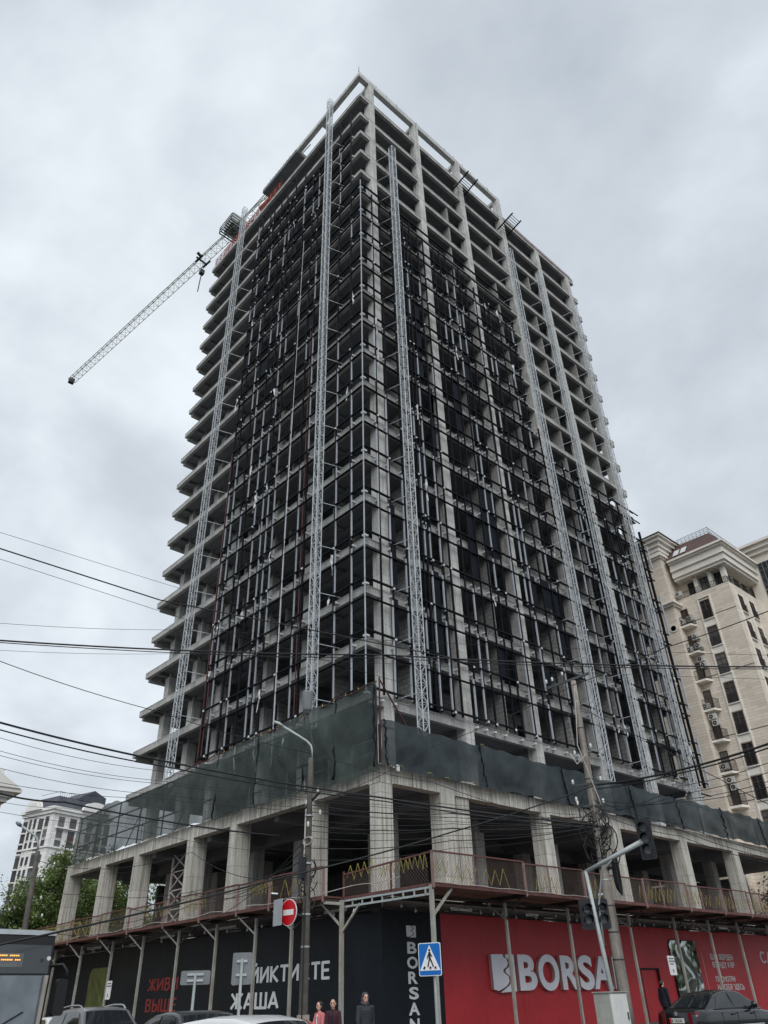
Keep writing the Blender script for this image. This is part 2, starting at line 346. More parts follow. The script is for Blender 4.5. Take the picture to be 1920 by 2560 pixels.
for y in YC:
    for x in XC:
        if 8 < y < 30 and x in (-12.2, -18.2): continue
        h = 0.36
        if x == XC[0]: b = MB().box(-.70, y - .37, 0, .022, y + .37, 78.30)
        else: b = MB().box(x - h, y - .37, 0, x + h, y + .37, 78.25)
        b.build('column', 'conc_col', tower)
for (x0, y0, x1, y1) in ((-20.2, 11.5, -9.6, 11.8), (-20.2, 24.2, -9.6, 24.5), (-20.2, 11.8, -19.9, 24.2), (-9.9, 11.8, -9.6, 24.2)):
    MB().box(x0, y0, 0, x1, y1, 78.2).build('core_light_block', 'conc_shaded', tower)  # core walls put in to limit daylight across the open floors
MB().box(-27.0, 35.15, 10, -3.0, 35.4, 78.0).build('rear_light_block', 'block', tower); MB().box(-28.25, 9.5, 10, -28.0, 34.3, 78.0).build('rear_light_block', 'block', tower)  # added unseen sheets that keep light from behind out of the floors
# frame standing above the roof
ZF0, ZF1 = 81.80, 82.42
pf = MB().box(-.5, -.1, ZF0, 0.0, 22.3, ZF1); pf.build('parapet_beam', 'conc_col', tower)
MB().box(-10.9, -.1, ZF0, -.503, .4, ZF1).build('parapet_beam', 'conc_col', tower)
MB().box(-17.7, -.12, 81.75, -10.9, 6, 82.40).build('roof_plate', 'conc_shaded', tower)
for y in YC[:4]:
    MB().box(-.66, y - .34, 78.32, .018, y + .34, ZF1 + .004 if y < 22 else 82.4).build('parapet_column', 'conc_col', tower)
    MB().box(-5.0, y - .2, ZF0 + .05, -.504, y + .2, ZF1 - .06).build('parapet_beam', 'conc_col', tower)
for x in (-6.6, -11.2, -17.2):
    MB().box(x - .2, .405, ZF0 + .04, x + .2, 8, ZF1 - .05).build('parapet_beam', 'conc_col', tower)
    MB().box(x - .3, 6.2, 78.32, x + .3, 6.8, 81.74).build('parapet_column', 'conc_col', tower)
rb = MB()
for x in np.arange(-17.5, -11, .55): rb.bar((x, .0, 82.4), (x, .0, 82.4 + random.uniform(.3, .9)), .03)
for y in np.arange(1, 22, 1.5): rb.bar((-.2, y, 82.42), (-.2, y, 82.42 + random.choice([.2, .5, 1.0])), .03)
rb.bar((0, -.1, 82.4), (0, -.1, 83.6), .04); rb.bar((-.15, -.1, 83.1), (-.15, 15, 82.9), .02)
rb.build('starter_rebar', 'dark_tube', tower, kind='stuff')
gr = MB()
for y in np.arange(22.5, 36, 1.4): gr.bar((-.1, y, 78.3), (-.1, y, 79.25), .045)
for z in (78.75, 79.2): gr.bar((-.1, 22.4, z), (-.1, 35.9, z), .04)
gr.build('roof_guardrail', 'post_pink', tower)
lip = MB().box(-.02, 22.4, 78.32, .06, 35.9, 78.62); lip.build('edge_board', 'post_pink', tower)
rg = MB()
for x in np.arange(-27.5, -13.5, .9): rg.bar((x, -.05, 78.3), (x, -.05, 79.5), .06)
for z in (78.6, 79.0, 79.45): rg.bar((-28, -.05, z), (-13.5, -.05, z), .05)
for x in np.arange(-26, -14.5, .35): rg.bar((x, -.03, 78.4), (x + .6, -.03, 79.4), .03)
rg.build('roof_guardrail', 'red_mesh', tower)
for (y, z) in ((13.8, 76.2), (21.2, 75.8)):                                       # material landing trays sticking out of the top floors
    t = MB()
    for k in (0, 1.5): t.bar((-.3, y + k, z), (2.1, y + k, z + .6), .11, .13)
    for k in range(8): t.bar((.15 + k * .24, y - .1, z + .18 + k * .06), (.15 + k * .24, y + 1.6, z + .18 + k * .06), .05, .05)
    t.build('landing_tray', 'black_steel', tower)
# infill walls of concrete blocks
pw = MB().box(-4.2, -.11, 0, -.16, .11, 2.82).build('partition_wall', 'block', tower, loc=(0, 0, 0)); first = True
bays = list(zip(YC[:-1], YC[1:]))
rr = random.Random(5)
for i in range(3, 20):
    for k, (a, b) in enumerate(bays):
        if i < 5 and k != 0 and rr.random() < .5: continue
        y = a + (b - a) * (0.40 if k == 0 else .58) + rr.uniform(-.15, .15)
        if first: pw.location = Vector((0, y, ZT[i])) - Vector((-14, 18, 0)); first = False
        else: share(pw, tower, (0, y, ZT[i] + .012), 'partition_wall')
def wall_with_hole(L, H, hx0, hx1, hz0, hz1, t=.2):
    m = MB()
    for (u0, z0, u1, z1) in ((0, 0, hx0, H), (hx1, 0, L, H), (hx0, hz1, hx1, H)) + (((hx0, 0, hx1, hz0),) if hz0 > 0 else ()): m.box(-t, u0, z0, 0, u1, z1)
    return m
bw = wall_with_hole(2.6, 2.82, .9, 1.9, 0, 2.1).build('infill_wall', 'block', tower, loc=(0, 0, 0)); bw.location = (14, -18, -40); used = False
for i in range(5, 20):
    for k, (a, b) in enumerate(bays):
        if rr.random() < .22: continue
        y = a + .45 + (b - a) * (.60 if rr.random() < .3 else 0.0)
        if y + 2.6 > b - .3: y = b - 3.0
        loc = (-2.6 if k else -3.4, y, ZT[i] + .012)
        if not used: bw.location = Vector(loc) - Vector((-14, 18, 0)); used = True
        else: share(bw, tower, loc, 'infill_wall')
lw = MB().box(-.1, 0, 0, .1, 3.0, 2.82).build('partition_wall', 'block', tower, loc=(0, 0, 0)); used = False
for i in range(4, 20):
    for x in (-4.9, -10.3, -13.6, -16.2, -20.4):
        if rr.random() < (.45 if x > -12 else .3) or (x == -20.4 and not 7 <= i <= 15): continue
        loc = (x + rr.uniform(-.2, .2), 1.4, ZT[i] + .012)
        if not used: lw.location = Vector(loc) - Vector((-14, 18, 0)); used = True
        else: share(lw, tower, loc, 'partition_wall')
fw = MB().box(0, 0, 0, 2.3, .2, 2.82).build('infill_wall', 'block', tower, loc=(0, 0, 0)); used = False
for i in range(5, 20):
    for x in (-20.6, -14.6, -9.6, -5.4):
        if rr.random() < .42: continue
        loc = (x, 1.75 if x < -20 else 4.3, ZT[i] + .012)
        if not used: fw.location = Vector(loc) - Vector((-14, 18, 0)); used = True
        else: share(fw, tower, loc, 'infill_wall')

# curtain wall rails: black caps, pale aluminium profiles behind them, transoms, brackets, torn film
ZBOT = 15.35
left_mull = [-17.1, -16.3, -14.8, -14.05, -12.7, -11.6, -10.9, -10.05, -8.4, -6.85, -5.95, -2.6, -1.0]
right_mull = [(.95, 61.6), (1.9, 61.6), (3.2, 61), (4.65, 61.4), (5.05, 59), (5.5, 61.3), (6.5, 60.2), (7.2, 60.6), (8.55, 60.4), (9.4, 60.9), (10.2, 60.6), (11.2, 60.0), (12.0, 60.4), (12.8, 59.6), (14.1, 59.0), (15.45, 59.4), (16.1, 58.8), (17.45, 58.9), (18.7, 57.8), (19.6, 59.3),
              (21.0, 45.1), (22.6, 41.9), (24.0, 42.2), (25.3, 41.6), (26.2, 42.4), (26.5, 41), (27.4, 42.2), (29.4, 42.0), (29.8, 39), (31.2, 41.9), (31.6, 41.4), (32.7, 42.2), (34.0, 41.7), (35.1, 38.4)]
YM, XM = -.30, .30
prof_objs = 0
for x in left_mull:
    zt = 75.6 if x < -1.5 else 75.3
    zt -= rr.choice([0, 0, .4, 1.2, 3.3])
    MB().box(x - .05, YM - .09, ZBOT, x + .05, YM + .03, zt).build('mullion', 'black_steel', tower)
    i = 19
    while i > 2:
        n = rr.choice([2, 3, 4]) if i > 12 else rr.choice([1, 2])
        if rr.random() < (.75 if i > 12 else .34):
            z0 = max(ZT[i] + .15, ZBOT); z1 = min(ZT[max(i - n, 1)] - .5, zt - .2)
            if z1 > z0 + 1: MB().box(x + .053, YM - .07, z0, x + .112, YM + .02, z1).build('profile', 'alu', tower)
        i -= n
MB().box(.26, YM - .05, ZBOT, .32, YM + .01, 62.4).build('mullion', 'alu', tower)
for y, zt in right_mull:
    wide = .048 if rr.random() < .6 else .09
    MB().box(XM - .03, y - wide, ZBOT, XM + .09, y + wide * .6, zt + rr.uniform(-.3, .5)).build('mullion', 'black_steel', tower)
    i = 19
    while i > 5 and ZT[i] < zt - 3:
        n = rr.choice([1, 2, 3]) if i > 13 else 1
        if rr.random() < (.55 if i > 14 else .22):
            z0 = max(ZT[i] + .15, ZBOT); z1 = min(ZT[max(i - n, 1)] - .55, zt - .3)
            if z1 > z0 + 1: MB().box(XM - .03, y - wide - .085, z0, XM + .07, y - wide - .003, z1).build('profile', 'alu', tower)
        i -= n
for i in range(2, 20):
    z = ZT[i]
    for dz, hh in ((.26, .095), (-.95, .06)):
        if z + dz < ZBOT - .1: continue
        xr = .26 if i >= 5 else (-1.0 if i >= 2 else -3)
        MB().box(-17.2, YM - .12, z + dz, xr, YM + .025, z + dz + hh).build('transom', 'black_steel', tower)
        if i >= 5:
            ye = 20.0 if i < 11 else 35.6
            MB().box(XM - .025, -.27, z + dz, XM + .12, ye, z + dz + hh).build('transom', 'black_steel', tower)
rs_ = random.Random(21)
for k in range(24):                                                           # black sheeting left hanging between close rails
    y, w = rs_.choice(((5.05, .42), (5.56, .5), (9.5, .65), (11.3, .62), (12.1, .6), (16.2, .5), (17.6, .9), (6.6, .3), (18.9, .5), (2.0, .3), (22.8, .7), (26.4, .8), (29.6, .7), (31.4, .6)))
    i = rs_.randint(8, 17) if y < 20 else rs_.randint(12, 18)
    z1 = ZT[i] - rs_.uniform(.1, .8); z0 = max(ZBOT, z1 - rs_.choice((2.4, 2.6, 5.8, 6.2)))
    MB().box(XM - .02 - .004 * (k % 5), y + .02, z0, XM + .0 - .004 * (k % 5), y + w, z1).build('sheeting', 'black_film', tower)
for k in range(11):
    x, w = rs_.choice(((-17.0, .65), (-16.2, .5), (-14.7, .6), (-13.9, .9), (-11.5, .5), (-10.8, .6), (-9.9, .5), (-6.8, .7)))
    i = rs_.randint(2, 9); z1 = ZT[i] - rs_.uniform(.1, .8); z0 = z1 - rs_.choice((2.4, 2.6, 5.8))
    MB().box(x + .02, YM - .0 + .004 * (k % 5), z0, x + w, YM + .02 + .004 * (k % 5), z1).build('sheeting', 'black_film', tower)
br = MB(); bl = MB(); rag = MB()
def ragpiece(mb, p, n):
    """a torn strip of protective film hanging from p"""
    p = np.array(p, float); L = rr.uniform(.5, 1.9); w = rr.uniform(.05, .12); k = 5; pts = []
    sw = np.array([rr.uniform(-.2, .2), rr.uniform(-.2, .2), 0])
    for j in range(k + 1):
        t = j / k; c = p + sw * t * t + np.array([rr.uniform(-.05, .05), rr.uniform(-.05, .05), -L * t]); a = rr.uniform(0, 3)
        d = np.array([math.cos(a), math.sin(a), .2]) * w * (1 - .5 * t); pts += [c - d, c + d]
    mb.add(pts, [(2 * j, 2 * j + 1, 2 * j + 3, 2 * j + 2) for j in range(k)])
for i in range(2, 20):
    z = ZT[i]
    for x in left_mull:
        if rr.random() < .7: bl.box(x - .06, YM + .031, z - .27, x + .12, .0, z - .14)
        if rr.random() < .22: bl.box(x - .05, YM - .15, z + .2, x + .11, YM - .1, z + .33)
        if rr.random() < .13: ragpiece(rag, (x + rr.uniform(-.4, .4), YM - .14, z + rr.uniform(-.4, .3)), 0)
    for y, zt in right_mull:
        if z > zt: continue
        if rr.random() < .7: br.box(.004, y - .10, z - .26, XM - .031, y + .06, z - .14)
        if rr.random() < .25: br.box(XM + .1, y - .08, z + .17, XM + .15, y + .06, z + .30)
        if rr.random() < .09: ragpiece(rag, (XM + .14, y + rr.uniform(-.4, .4), z + rr.uniform(-.4, .3)), 0)
    if i > 4: bl.box(.05, YM - .01, z - .05, .30, .0, z + .06)
bl.build('bracket', 'film', tower, kind='stuff'); br.build('bracket', 'film', tower, kind='stuff'); rag.build('torn_film', 'film', tower, kind='stuff')
for x, zt in ((-17.35, 42.0), (-6.25, 49.0), (-16.9, 30)):
    MB().tube([(x, YM - .02, ZBOT - .5), (x, YM - .02, zt)], .042, 8).build('downpipe', 'red_pipe', tower)
MB().tube([(.35, 3.9, 18.5), (.4, 4.0, 28), (.42, 3.9, 61)], .012, 4).build('hanging_rope', 'film', tower)
MB().tube([(-8.0, -.55, 13), (-7.9, -.6, 30), (-7.8, -.5, 62)], .02, 4).build('hanging_rope', 'film', tower)
# outriggers at the far right edge of the frame
MB().box(.1, 36.05, ZBOT, .3, 36.2, 40).build('mullion', 'black_steel', tower)
og = MB()
for i in range(11, 20):
    for dz in (.45, -.5): og.bar((XM, 34.9, ZT[i] + dz), (XM, 36.6, ZT[i] + dz), .09)
og.build('outrigger', 'black_steel', tower, kind='stuff')
for k, (z0, z1) in enumerate(((15.4, 19.5), (22, 26), (29, 33), (36, 38.5))):
    MB().box(.22, 36.62, z0, .36, 36.78, z1).build('profile', 'alu', tower)

# ---------------------------------------------------------------- lattice masts of the facade lifts
def lattice(ch, lc, base, top, s, step=.55, cw=.05, lw=.026):
    x, y, z0 = base; z1 = top; c = [(x - s, y - s), (x + s, y - s), (x + s, y + s), (x - s, y + s)]
    for a in c: ch.bar((a[0], a[1], z0), (a[0], a[1], z1), cw)
    n = int((z1 - z0) / step)
    for j in range(n + 1):
        z = z0 + j * (z1 - z0) / n; zn = z + (z1 - z0) / n
        for k in range(4):
            a, b = c[k], c[(k + 1) % 4]
            lc.bar((a[0], a[1], z), (b[0], b[1], z), lw)
            if j < n:
                p, q = (a, b) if (j + k) % 2 else (b, a)
                lc.bar((p[0], p[1], z), (q[0], q[1], zn), lw)
def mast(label, x, y, z0, z1, side):
    t = thing('lattice_mast', label, 'mast', (x, y, z0), 'lattice masts along the tower')
    ch, lc = MB(), MB(); lattice(ch, lc, (x, y, z0), z1, .215)
    ch.build('chord', 'galv_mast', t); lc.build('lacing', 'galv_mast', t)
    for z in ZT[2:]:
        if z + .1 > z1 or z < z0 + 1: continue
        w = MB()
        if side == 'L': w.bar((x + .24, y, z + .25), (x + .75, -.02, z + .12), .032)
        else: w.bar((x, y - .24, z + .25), (.02, y - .75, z + .12), .032)
        w.build('wall_tie', 'galv', t)
    return t
mast('tall grey lattice mast rising past the roof beside the tower corner', -3.1, -1.4, 14.0, 79.5, 'L')
mast('grey lattice mast on the bare left end of the tower', -19.1, -1.4, 14.0, 79.0, 'L')
mast('grey lattice mast next to the corner column on the right face', 1.4, 2.75, 13.3, 69.5, 'R')
mast('grey lattice mast in the middle of the right tower face', 1.4, 20.15, 13.3, 69.4, 'R')
mast('second grey lattice mast from the far right tower edge', 1.4, 25.3, 13.3, 69.8, 'R')
mast('grey lattice mast at the far right tower edge', 1.4, 31.9, 13.3, 69.6, 'R')

# ---------------------------------------------------------------- podium under the tower
PX, PY, PXL, PYE = 4.42, -3.20, -29.1, 44.0
pod = thing('concrete_podium', 'rain streaked concrete podium with open columns below the green netting', 'building', (-12, 16, 0))
MB().box(PX - .5, PY - .004, 9.46, PX, PYE, 10.14).build('edge_beam', 'conc_pod', pod)
MB().box(PXL, PY, 9.46, PX - .503, PY + .5, 10.135).build('edge_beam', 'conc_pod', pod)
MB().box(PXL, PY + .503, 9.46, PXL + .5, PYE, 10.13).build('edge_beam', 'conc_pod', pod)
MB().box(PXL + .51, PY + .51, 9.80, PX - .51, PYE, 10.05).build('roof_slab', 'conc_shaded', pod)
MB().box(PXL + .05, PY + .6, 4.75, PX - .6, PYE, 5.05).build('floor_slab', 'conc_shaded', pod)
PYC = [7.95, 14.45, 21.9, 28.75, 36.0]
def pcol(x0, y0, x1, y1, z1=9.455, z0=0.0):
    return MB().box(x0, y0, z0, x1, y1, z1).build('column', 'conc_podcol', pod)
pcol(PX - .62, PY - .025, PX + .025, PY + .72, 10.15)
MB().box(PX - .68, PY - .045, 9.40, PX + .045, PY + .78, 10.17).build('column_cap', 'conc_pod', pod)
pcol(PX - .72, .55, PX + .02, 1.50, 10.142); pcol(PX - .9, 1.70, PX - .10, 2.56, 9.45)
for y in PYC: pcol(PX - .75, y, PX + .02, y + .75, 10.142)
for x in (-.24, -6.86, -11.35, -17.95, -22.73): pcol(x - .62, PY - .022, x, PY + .9, 10.137)
pcol(PXL - .02, PY - .024, PXL + .6, PY + .9, 10.139)
for x in (-4.0, -10.5, -17.0, -23.5):
    MB().box(x - .2, PY + .52, 9.2, x + .2, PYE - 1, 9.79).build('cross_beam', 'conc_shaded', pod)
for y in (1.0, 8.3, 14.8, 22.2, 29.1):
    MB().box(PXL + .52, y - .2, 9.18, PX - .53, y + .2, 9.792).build('cross_beam', 'conc_shaded', pod)
for x, y in ((-3.4, 3.6), (-3.6, 9.5), (-3.5, 16), (-3.5, 23), (-3.5, 30), (-9.6, 3.8), (-14.6, 3.8), (-20, 3.8), (-25.5, 3.8), (-25, 10), (-28.8, 8), (-28.8, 15)):
    pcol(x - .38, y - .38, x + .38, y + .38, 9.17)
for (x0, y0, x1, y1) in ((-24, 14.3, -9.5, 14.6), (-27.9, 3.2, -27.6, 40), (-27.6, 40.0, -.5, 40.3)):  # one inner wall, then two added to shut out light from the rear
    MB().box(x0, y0, 5.06, x1, y1, 9.16).build('inner_or_light_block_wall', 'block', pod)
# steel stair tower standing inside the podium, seen between the left columns
st = thing('scaffold_tower', 'pale steel scaffold tower standing between the left podium columns', 'scaffold', (-15.0, -1.4, 5.05))
a = MB(); SBR = []
for dx in (-.9, .9):
    for dy in (-.5, .5): a.bar((-15 + dx, -1.4 + dy, 5.06), (-15 + dx, -1.4 + dy, 9.1), .09)
for k in range(4):
    z = 5.3 + k
    SBR += [((-15.9, -1.95, z), (-14.1, -1.95, z + 1)), ((-14.1, -1.9, z), (-15.9, -1.9, z + 1)), ((-15.9, -.9, z), (-14.1, -.9, z + .02)), ((-15.9, -1.85, z), (-14.1, -1.85, z))]
a.build('standard', 'white_pipe', st)
for p_, q_ in SBR: MB().bar(p_, q_, .06).build('brace', 'white_pipe', st)

# ---------------------------------------------------------------- debris netting round the podium roof
def net_sheet(p0, p1, zb0, zb1, zt0, zt1, out, seed, bulge=.25, nx=60, nz=24, wave=.35, top_wob=.10):
    nx = nx * 2
    r2 = random.Random(seed); p0 = np.array(p0, float); p1 = np.array(p1, float); o = np.array(out, float)
    ph = [r2.uniform(0, 6.28) for _ in range(8)]; mb = MB(); vs = []
    L = np.linalg.norm(p1 - p0)
    for j in range(nz + 1):
        v = j / nz
        for i in range(nx + 1):
            u = i / nx; s = u * L; c = p0 + (p1 - p0) * u
            zb = zb0 + (zb1 - zb0) * u + .05 * math.sin(s * 1.3 + ph[0]) + .03 * math.sin(s * 3.7 + ph[1])
            zt = zt0 + (zt1 - zt0) * u + top_wob * math.sin(s * .9 + ph[2]) + .04 * math.sin(s * 4.1 + ph[3])
            z = zb + (zt - zb) * v
            d = bulge * math.sin(math.pi * min(1, (1 - v) * 1.15)) * (.5 + .5 * math.sin(s * .8 + ph[4]))
            d += wave * .12 * math.sin(s * 2.3 + ph[5] + v * 2) + wave * .03 * math.sin(s * 6.1 + ph[6] + v * 5) + wave * .09 * math.sin(v * 9 + s * 1.1 + ph[7])
            d += wave * .22 * abs(math.sin(s * 1.05 + .9 * math.sin(v * 3 + ph[1]) + ph[2])) ** 6 * (1 - v * .5) * (.5 + .5 * math.sin(s * .31 + ph[0])) + wave * .14 * abs(math.sin(s * .83 - v * 1.7 + 1.3 * math.sin(s * .37 + ph[1]) + ph[3])) ** 9 + wave * .05 * math.sin(s * 7.3 + 3 * math.sin(v * 5 + s * .7 + ph[4]))
            vs.append((*(c + o * (d + .02))[:2], z))
    mb.add(vs, [(j * (nx + 1) + i, j * (nx + 1) + i + 1, (j + 1) * (nx + 1) + i + 1, (j + 1) * (nx + 1) + i) for j in range(nz) for i in range(nx)])
    return mb
nl = thing('debris_net', 'tall green debris net along the left podium roof edge', 'safety net', (-10, -3.6, 10.1))
net_sheet((4.75, -3.45, 0), (-.55, -3.45, 0), 9.75, 9.75, 13.75, 13.75, (0, -1, 0), 3, bulge=.45, nx=50).build('net_panel', 'net_mid', nl, smooth=True)
net_sheet((-.5, -3.5, 0), (-8.6, -3.5, 0), 9.85, 9.95, 13.75, 13.35, (0, -1, 0), 4, bulge=.35, nx=60).build('net_panel', 'net_mid', nl, smooth=True)
net_sheet((-8.6, -3.42, 0), (-17.5, -3.42, 0), 10.1, 10.1, 13.3, 13.0, (0, -1, 0), 5, bulge=.12, nx=60, wave=.2).build('net_panel', 'net_thin', nl, smooth=True)
net_sheet((-17.5, -3.44, 0), (-28.0, -3.44, 0), 10.1, 10.1, 13.05, 13.3, (0, -1, 0), 6, bulge=.06, nx=60, wave=.15, top_wob=.2).build('net_panel', 'net_thin', nl, smooth=True)
for z in (11.1, 12.2, 13.2): MB().bar((-28.0, -3.4, z), (-28.0, 14, z), .06).build('net_rail', 'dark_tube', nl)
for x in (-27.9, -24.8, -21.6, -18.4, -15.2, -12, -8.8, -5.4, -2, 1.4, 4.4): MB().bar((x, -3.3, 10.14), (x, -3.3, 13.7 if x > 4 else 13.2), .07).build('net_post', 'dark_tube', nl)
for z in (11.2, 12.3, 13.15): MB().bar((-28, -3.28, z), (4.4, -3.28, z), .07).build('net_rail', 'dark_tube', nl)
for x in (-26.5, -20, -13.5): MB().bar((x, -3.26, 10.2), (x + 2.4, -3.26, 13.1), .05).build('net_brace', 'dark_tube', nl)
MB().tube([(4.7 - i * .6, -3.52, 13.75 + .07 * math.sin(i * 1.7) - .011 * i) for i in range(34)], .035, 5).build('net_rope', 'red_pipe', nl)
MB().bar((4.75, -3.38, 10.1), (4.75, -3.38, 14.0), .055).build('net_post', 'red_pipe', nl)
MB().bar((4.75, -3.38, 13.9), (4.5, -.9, 11.4), .055).build('net_brace', 'red_pipe', nl)
kn = MB()
for i in range(15): kn.tube([(3.5 - i * .9, -3.6, 13.78 - i * .02), (3.5 - i * .9 + rr.uniform(-.2, .2), -3.63, 13.66 - i * .02)], .02, 4)
kn.build('net_tie', 'yellow', nl, kind='stuff')
wr = thing('work_platform', 'low steel guard frame glimpsed behind the green net', 'platform', (0, -3, 10.1))
w1 = MB()
for x in np.arange(-6, 4.2, 1.7): w1.bar((x, -3.15, 10.14), (x, -3.15, 11.35), .06)
for z in (10.75, 11.33): w1.bar((-6, -3.15, z), (4, -3.15, z), .05)
w1.build('guard_rail', 'galv', wr)
nr = thing('debris_net', 'long slate green debris net along the right podium roof edge', 'safety net', (4.7, 16, 10.1))
net_sheet((4.72, -3.4, 0), (4.72, 16.2, 0), 9.98, 10.12, 12.05, 11.9, (1, 0, 0), 8, bulge=.10, nx=140, wave=.20, top_wob=.04).build('net_panel', 'net_dense', nr, smooth=True)
net_sheet((4.75, 16.1, 0), (4.75, 44, 0), 10.12, 10.16, 11.9, 12.0, (1, 0, 0), 9, bulge=.10, nx=180, wave=.20, top_wob=.04).build('net_panel', 'net_dense', nr, smooth=True)
for y in (-3.3, .8, 5, 9, 13, 17, 21, 25, 29, 33, 37, 41): MB().bar((4.58, y, 10.15), (4.58, y, 11.85), .06).build('net_post', 'dark_tube', nr)
MB().bar((4.56, -3.3, 11.8), (4.56, 44, 11.85), .05).build('net_rail', 'dark_tube', nr)
k2 = MB()
for (y, z) in ((3.1, 12.0), (-.7, 10.05), (.4, 10.0), (2.2, 10.05), (29.5, 11.9), (31, 11.95), (34, 11.9), (-2.5, 10.1)):
    k2.tube([(4.9, y, z), (4.95, y + .2, z + .02), (4.93, y + .3, z - .1)], .016, 4)
k2.build('net_tie', 'yellow', nr, kind='stuff')
def seam(x0, y0, x1, y1, z0, z1, k):
    pts = []
    for j in range(15):
        t = j / 14; pts.append((x0 + (x1 - x0) * t + rp0.uniform(-.05, .05), y0 + (y1 - y0) * t + rp0.uniform(-.05, .05), z0 + (z1 - z0) * t))
    return MB().tube(pts, [rp0.uniform(.02, .06) for _ in pts], 6)
rp0 = random.Random(33)
for x in (-.52, -4.6, -8.6, 4.7, 1.9): seam(x, -3.72, x, -3.66, 9.9, 13.6, 0).build('net_seam', 'black_film', nl, smooth=True)
for y in (-3.3, 3.0, 9.6, 16.15, 21.5, 27.4, 33): seam(4.93, y, 4.9, y + rp0.uniform(.1, .5), 12.0, 10.0, 0).build('net_seam', 'black_film', nr, smooth=True)
MB().box(4.90, -2.62, 9.85, 4.93, -2.45, 10.12).build('torn_film', 'film', nr)

# ---------------------------------------------------------------- protective walkway (deck on posts) over the pavement
wk = thing('protective_walkway', 'timber protective deck on steel posts with rusty mesh railing round the site', 'walkway', (6, 2, 0))
DZ = 5.10; DX = 8.05; DYL = -5.0
rpost = [-3.97, 1.33, 5.43, 10.25, 14.34, 17.9, 20.95, 24.8, 28.6, 32.4, 36.2, 40]
lpost = [3.0, -.75, -3.3, -6.56, -10.1, -14.1, -17.75, -22.0, -25.8, -29.6]
rp = random.Random(9)
for a, b in zip(rpost[:-1], rpost[1:]):                                            # boards run along the street
    for k in range(13):
        x = 4.72 + k * .258
        z = DZ - .09 + rp.uniform(-.012, .012)
        MB().box(x, a + .012, z, x + .245, b - .012 + rp.uniform(-.01, .2), z + .045).build('plank', 'plank', wk)
for a, b in zip(lpost[:-1], lpost[1:]):
    for k in range(6):
        y = DYL + .05 + k * .258; z = DZ - .09 + rp.uniform(-.012, .012)
        MB().box(b + .012, y, z, a - .012, y + .245, z + .045).build('plank', 'plank', wk)
for k in range(5):
    y = -4.0 + k * .14; MB().box(3.02, y, DZ - .09, 4.70, y + .13, DZ - .045).build('plank', 'plank', wk)
for y in rpost:                                                                    # bearers carrying the deck
    MB().box(4.70, y - .05, DZ - .24, DX + .03, y + .05, DZ - .10).build('bearer', 'bearer', wk)
for x in lpost: MB().box(x - .05, DYL - .03, DZ - .24, x + .05, -3.45, DZ - .10).build('bearer', 'bearer', wk)
for k in (5.6, 6.8): MB().box(k - .05, -3.9, DZ - .34, k + .05, 40, DZ - .245).build('joist', 'bearer', wk)
MB().box(-29.6, -4.35, DZ - .34, 3.0, -4.25, DZ - .245).build('joist', 'bearer', wk)
MB().box(DX, -4.0, DZ - .15, DX + .06, 40, DZ - .02).build('edge_board', 'rail_red', wk)
MB().box(-29.6, DYL - .06, DZ - .15, 3.05, DYL, DZ - .02).build('edge_board', 'rail_red', wk)
MB().box(3.02, -4.06, DZ - .13, DX, -4.0, DZ - .03).build('edge_board', 'rail_red', wk)
MB().box(2.99, DYL, DZ - .14, 3.05, -4.06, DZ - .03).build('edge_board', 'rail_red', wk)
for y in rpost:
    MB().bar((DX + .035, y, DZ - .20), (DX + .035, y, DZ + 1.03), .085).build('rail_post', 'post_pink', wk)
for a, b in zip(rpost[:-1], rpost[1:]):
    MB().bar((DX + .03, (a + b) / 2 - .4, DZ - .02), (DX + .03, (a + b) / 2 - .4 + rp.uniform(-.04, .04), DZ + 1.0), .05).build('rail_post', 'post_pink', wk)
    MB().bar((DX + .03, a, DZ + 1.02 + rp.uniform(-.05, .05)), (DX + .03, b, DZ + 1.02 + rp.uniform(-.05, .05)), .055).build('top_rail', 'rail_red', wk)
for x in lpost: MB().bar((x, DYL - .035, DZ - .25), (x, DYL - .035, DZ + 1.03), .085).build('rail_post', 'post_pink', wk)
for a, b in zip(lpost[:-1], lpost[1:]):
    MB().bar((a, DYL - .03, DZ + 1.0 + rp.uniform(-.05, .05)), (b, DYL - .03, DZ + 1.0 + rp.uniform(-.05, .05)), .055).build('top_rail', 'rail_red', wk)
MB().bar((3.05, -4.03, DZ + .78), (DX, -4.03, DZ + .98), .06).build('top_rail', 'rail_red', wk)
for x in (3.05, 5.9): MB().bar((x, -4.03, DZ - .1), (x, -4.03, DZ + .9), .06).build('rail_post', 'rail_red', wk)
ch = MB()                                                                          # chain link
def chain(p0, p1, z0, z1, st=.15, w=.0065):
    p0 = np.array(p0, float); p1 = np.array(p1, float); L = np.linalg.norm(p1 - p0); d = (p1 - p0) / L; H = z1 - z0
    s = -H
    while s < L:
        for sg in (1, -1):
            u0, u1 = (s, s + H); za, zb = (z0, z1) if sg > 0 else (z1, z0)
            ca, cb = max(0, u0), min(L, u1)
            if cb - ca < .02: continue
            fa, fb = (ca - u0) / H, (cb - u0) / H
            q0 = p0 + d * ca; q1 = p0 + d * cb
            ch.bar((q0[0], q0[1], za + (zb - za) * fa), (q1[0], q1[1], za + (zb - za) * fb), w)
        s += st
chain((DX + .02, -3.9), (DX + .02, 38), DZ, DZ + 1.0); chain((3.0, DYL - .01), (-28, DYL - .01), DZ, DZ + .98); chain((3.1, -4.02), (7.9, -4.02), DZ, DZ + .8)
ch.build('chain_link', 'chain', wk, kind='stuff')
